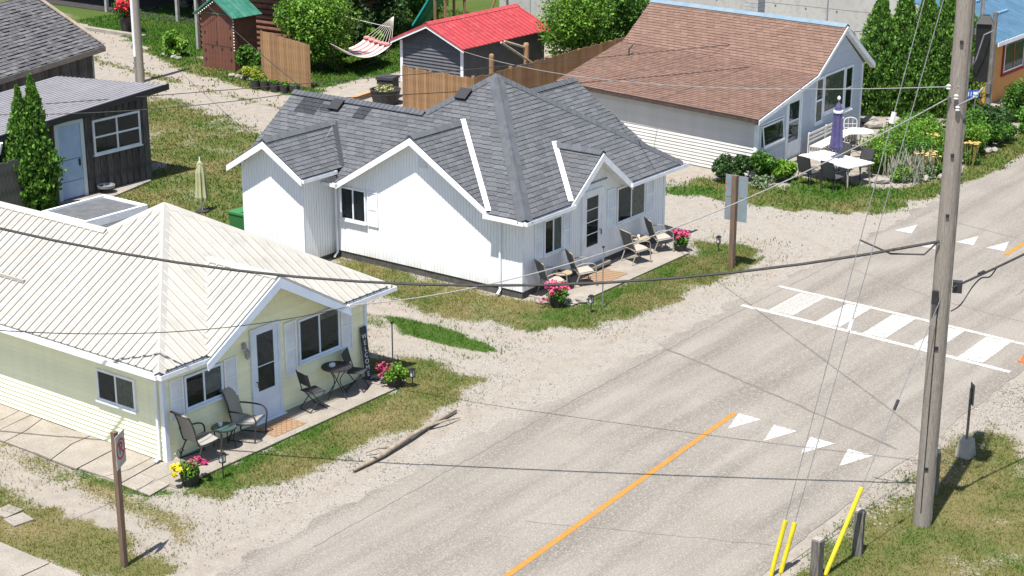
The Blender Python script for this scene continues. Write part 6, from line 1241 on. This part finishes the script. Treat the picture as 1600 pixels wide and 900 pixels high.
# grey seed stalks and yellow yarrow
ss_ = thing('lambs_ear_clump', 'clump of tall pale grey seed stalks in the flower garden', 'plant', (31.2, -2.35, 0)); STK = M('pale_stalk', (.30, .29, .22), (.2, .2, .15), 8, .9); rnd = random.Random(3)
for i in range(110): x, y, h = rnd.uniform(-1.1, 1.1), rnd.uniform(-.65, .65), rnd.uniform(.55, 1.0); MB().tube([(x, y, 0), (x + rnd.uniform(-.08, .08), y + rnd.uniform(-.08, .08), h * .6), (x + rnd.uniform(-.14, .14), y + rnd.uniform(-.14, .14), h)], [.010, .020, .008], 5).build('stalk', STK, ss_)
foliage('foliage', ss_, rand_blobs((0, 0, .18), (1.0, .7, .14), 12, .22, 9), 1500, .10, M('leaf_silver', (.16, .22, .11)))
YAR = M('yarrow_gold', (.42, .30, .10), (.36, .25, .09), 20, .8, isl=.2)
for lab, x, y, r in (('golden yarrow heads in front of the pale stalks', 31.6, -2.75, .5), ('golden yarrow heads behind the utility pole', 34.4, -1.9, .55), ('small golden yarrow clump right of the pole', 34.0, -3.25, .3)):
    t = thing('yarrow_clump', lab, 'flowers', (x, y, 0)); foliage('foliage', t, rand_blobs((0, 0, .35), (r * .8, r * .7, .25), 10, .2, 3), 900, .09, LEAF())
    for k in range(24): a, q = rnd.uniform(0, 6.28), rnd.uniform(0, r); MB().tube([(q * .6 * math.cos(a), q * .6 * math.sin(a), 0), (q * math.cos(a), q * math.sin(a), .78)], .008, 4).lathe([(.015, .765), (.055, .79), (.035, .81)], (q * math.cos(a), q * math.sin(a), 0), 8).build('flower_head', YAR, t)
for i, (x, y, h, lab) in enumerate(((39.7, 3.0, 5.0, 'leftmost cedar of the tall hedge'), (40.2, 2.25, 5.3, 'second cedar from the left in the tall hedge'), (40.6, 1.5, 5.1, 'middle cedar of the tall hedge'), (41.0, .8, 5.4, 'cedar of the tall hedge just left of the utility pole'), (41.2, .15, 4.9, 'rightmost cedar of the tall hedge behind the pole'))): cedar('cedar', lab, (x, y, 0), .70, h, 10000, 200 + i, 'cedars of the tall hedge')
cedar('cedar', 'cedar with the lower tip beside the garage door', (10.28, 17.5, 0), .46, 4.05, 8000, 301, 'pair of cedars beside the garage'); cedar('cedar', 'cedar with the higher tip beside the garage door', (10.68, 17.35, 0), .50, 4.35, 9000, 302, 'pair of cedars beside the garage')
TR = [('broadleaf tree behind the short cedar fence', (33.3, 26.5), 4.0, (2.15, 1.6, 1.8, 1.7), 13000, .15, LEAFB(), 40, .7), ('dark shrubby tree behind the hammock', (38.6, 29.0), 5, (2.4, 2.7, 2.4, 2.5), 12000, .2, LEAFD(), 28, 1.0), ('tree with glossy leaves between hammock and slide', (42.5, 30.5), 5, (3, 2.2, 2.2, 2.2), 6000, .2, LEAF(), 24, .9), ('leafy tree leaning over the right end of the red roof', (38.4, 16.0), 4.6, (2.4, 1.9, 1.35, 2.0), 14000, .15, LEAFB(), 44, .75), ('large dark tree behind the long board fence', (42.6, 16.6), 6, (2.9, 3.1, 1.8, 3.0), 15000, .17, LEAF(), 48, 1.0)]
for i, (lab, (x, y), h, cr, n, sz, mt, nb, sr) in enumerate(TR): tree('broadleaf_tree', lab, (x, y, 0), h, cr, n, sz, mt, 400 + i, nb, sr)

# ================================================================== back gardens
hm = thing('hammock', 'red and white striped hammock on a dark stand', 'hammock', (34.95, 25.55, 0)); ang = R(12)
def hp(u, v): x = u * 1.6; y = v * 1.05; z = .66 + .26 * u * u + .05 * v * v; return V3(x * math.cos(ang) + y * .45, x * math.sin(ang) + y * 1.08, z)
ST = [M('hammock_white', (.66, .58, .54), (.6, .52, .48), 9, .9), M('hammock_red', (.40, .14, .14), (.46, .24, .23), 9, .9)]
for k in range(11):
    mb = MB(); n = 12; v0, v1 = -1 + 2 * k / 11, -1 + 2 * (k + 1) / 11; vs = []
    for i in range(n + 1): u = -1 + 2 * i / n; vs += [hp(u, v0), hp(u, v1), hp(u, v1) - V3(0, 0, .02), hp(u, v0) - V3(0, 0, .02)]
    mb.add(vs, [(4 * i + j, 4 * i + (j + 1) % 4, 4 * i + 4 + (j + 1) % 4, 4 * i + 4 + j) for i in range(n) for j in range(4)]); mb.build('cloth_stripe', ST[k % 2 if k % 4 != 2 else 0], hm)
pl = MB()
for k in range(5): pl.ell(hp(.86, -.8 + .4 * k) + V3(0, 0, .09), (.16, .20, .09), 8, 6)
pl.build('pillow', ST[1], hm, smooth=True)
e1, e2 = hp(1.9, 0) + V3(0, 0, .25), hp(-1.7, 0) + V3(0, 0, .1); rp_ = MB()
for k in range(9): rp_.tube([hp(1, -1 + k / 4), e1], .01, 4).tube([hp(-1, -1 + k / 4), e2], .01, 4)
rp_.build('ropes', M('cotton_rope', (.5, .47, .4), None), hm, kind='stuff')
for e, s in ((e1, 1), (e2, -1)): MB().tube([V3(e.x * .35, e.y * .35, .05), V3(e.x * .8, e.y * .8, .3), e], .035, 7).build('stand_arm', BLACK(), hm)
MB().tube([V3(e1.x * .35, e1.y * .35, .05), V3(e2.x * .35, e2.y * .35, .05)], .035, 7).build('stand_base', BLACK(), hm)
for s in (1, -1): MB().tube([V3(s * .7 - .3, -.7, .03), V3(s * .7 + .3, .7, .03)], .035, 7).build('foot', BLACK(), hm)
sl_ = thing('playground_slide', 'teal plastic playground slide behind the red roof', 'slide', (41.6, 26.9, 0), R(-115)); TEAL = M('teal_plastic', (.02, .22, .19), (.03, .27, .24), 3, .35, spec=.5)
pr = curve([(-2.2, 0, .35), (-1.6, 0, .5), (-.2, 0, 1.6), (.9, 0, 2.5), (1.4, 0, 2.6)], 5); vs = []
for p in pr: vs += [p + V3(0, -.42, .16), p + V3(0, -.36, 0), p + V3(0, .36, 0), p + V3(0, .42, .16), p + V3(0, .36, -.03), p + V3(0, -.36, -.03)]
MB().add(vs, [(6 * i + j, 6 * i + (j + 1) % 6, 6 * i + 6 + (j + 1) % 6, 6 * i + 6 + j) for i in range(len(pr) - 1) for j in range(6)]).build('chute', TEAL, sl_, smooth=True)
for y in (-.5, .5):
    for x in (1.3, 2.4): MB().bar((x, y, 0), (x, y, 3.6), .1, .1).build('tower_post', FENCE(), sl_)
MB().ob(XY, 1.2, 2.5, -.55, .55, 2.5, 2.58).build('deck', FENCE(), sl_)
for i, (a, b) in enumerate((((44.2, 26.0, 0), (45.0, 25.0, 3.4)), ((45.6, 25.4, 0), (45.0, 25.0, 3.4)), ((47.6, 24.0, 0), (48.2, 23.2, 3.4)), ((49, 23.6, 0), (48.2, 23.2, 3.4)))):
    if i == 0: sw = thing('swing_frame', 'timber swing frame behind the red roof', 'swing', (46, 24.5, 0), world=True); MB().tube([(45.0, 25.0, 3.4), (48.2, 23.2, 3.4)], .06, 7).build('top_beam', FENCE(), sw)
    MB().tube([a, b], .055, 7).build('leg', FENCE(), sw)
for p in ((46.1, 24.4), (46.9, 23.95)): MB().tube([(p[0], p[1], 3.4), (p[0], p[1], .6)], .012, 5).build('chain', BLACK(), sw)
def tub(label, name, loc, r, h, mat, fill=None, cat='tub'):
    t = thing(name, label, cat, loc); MB().lathe([(r * .8, 0), (r, h), (r * 1.05, h + .03), (r * .95, h + .03), (r * .9, h * .8)], n=16).build('body', mat, t)
    if fill: foliage('contents', t, rand_blobs((0, 0, h), (r * .7, r * .7, .08), 8, r * .3, 4), 500, .13, fill, up=1)
    return t
tub('black garden cart heaped with dry clippings', 'garden_cart', (29.75, 19.7, 0), .62, .55, POT, M('dry_clippings', (.30, .29, .13), (.2, .21, .09), 6, .9, isl=.4), 'cart')
t = thing('storage_bin', 'black lidded storage bin beside the board fence', 'bin', (30.6, 20.3, 0), .3); MB().ob(XY, -.34, .34, -.34, .34, 0, .8).build('body', POT, t); MB().ob(XY, -.38, .38, -.38, .38, .8, .9).build('lid', M('lid_black', (.05, .05, .055), None, rough=.4), t)
bm = thing('timber_beam', 'long bare timber beam lying along the garden path', 'beam', (30.9, 21.2, 0), R(9)); MB().ob(XY, -2.0, 1.6, -.12, .12, 0, .2).build('beam', M('fresh_timber', (.42, .26, .15), (.36, .22, .12), 5, .8), bm)
for i in range(5): tub(('black pot of seedlings at the left end of the fence row', 'second black pot of seedlings by the fence', 'middle black pot of seedlings by the fence', 'fourth black pot of seedlings by the fence', 'black pot of seedlings at the right end of the fence row')[i], 'seedling_pot', (28.75 + .04 * i, 26.0 - .52 * i, 0), .24, .34, POT, LEAFB(), 'pot')['group'] = 'seedling pots along the fence'
t = thing('hanging_flower_stand', 'planter of red flowers on the far lawn edge', 'flower pot', (34.9, 41.0, 0)); MB().lathe([(.3, 0), (.42, .8), (.4, .8)], n=14).build('pot', POT, t); foliage('foliage', t, rand_blobs((0, 0, 1.2), (.5, .5, .4), 10, .3, 6), 700, .16, LEAF()); foliage('bloom', t, rand_blobs((0, 0, 1.35), (.6, .6, .5), 12, .2, 7), 450, .14, M('petal_red', (.62, .03, .06), None, isl=.3), aspect=.9)['kind'] = 'stuff'
for i in range(6): rock('border_stone', 'white border stone along the plant bed by the lane', (30.0 - .06 * i, 28.7 - .42 * i, 0), .2, 120 + i, None, 'border stones along the lane')
for i in range(4): rock('border_stone', 'white border stone below the lily clump', (31.4 + .1 * i, 33.6 + .4 * i, 0), .2, 130 + i, None, 'border stones below the lilies')
kb = MB().box(34.2, 34.5, 39.2, 43.5, -.05, .14).build('lawn_kerb', CONC(), kind='structure')
ug = thing('closed_umbrella', 'closed pale green garden umbrella behind the cream roof', 'umbrella', (13.9, 13.6, 0)); MB().tube([(0, 0, 0), (0, 0, 1.75)], .02, 7).build('pole', WHITE(), ug); MB().lathe([(.22, 0), (.22, .05), (.04, .08)], n=12).build('base', POT, ug); folded(ug, .35, 1.62, .16, M('pale_green_canvas', (.42, .42, .24), (.36, .36, .2), 5, .9))
gb = thing('green_wheelie_bin', 'dark green wheeled bin against the white bump-out', 'bin', (12.05, 9.85, 0)); MB().add([(-.24, -.28, .05), (.24, -.28, .05), (.24, .28, .05), (-.24, .28, .05), (-.29, -.35, 1.0), (.29, -.35, 1.0), (.29, .35, 1.0), (-.29, .35, 1.0)], [(3, 2, 1, 0), (4, 5, 6, 7), (0, 1, 5, 4), (1, 2, 6, 5), (2, 3, 7, 6), (3, 0, 4, 7)]).build('body', M('bin_green', (.03, .13, .04), None, rough=.5), gb); MB().ob(XY, -.31, .31, -.39, .37, 1.0, 1.06).build('lid', M('bin_lid', (.04, .17, .05), None, rough=.5), gb)
for y in (-.3, .3): MB().tube([(.24, y - .04, .1), (.24, y + .04, .1)], .1, 12).build('wheel', BLACK(), gb)
adk = thing('turquoise_chair', 'turquoise garden chair behind the board fence', 'chair', (38.4, 15.0, 0), R(200)); TQ = M('turquoise_paint', (.05, .45, .50), None, rough=.5); MB().ob(XY, -.25, .3, -.3, .3, .36, .4).build('seat', TQ, adk)
for k in range(5): MB().bar((-.2, -.24 + .12 * k, .36), (-.55, -.26 + .13 * k, 1.5 - .05 * abs(k - 2)), .10, .02, up=(1, 0, .3)).build('back_slat', TQ, adk)
for a in (-.28, .28): MB().bar((.28, a, 0), (.28, a, .55), .06, .03).bar((-.25, a, 0), (-.25, a, .55), .06, .03).bar((-.35, a, .56), (.35, a, .56), .03, .12, up=(0, 1, 0)).build('arm', TQ, adk)
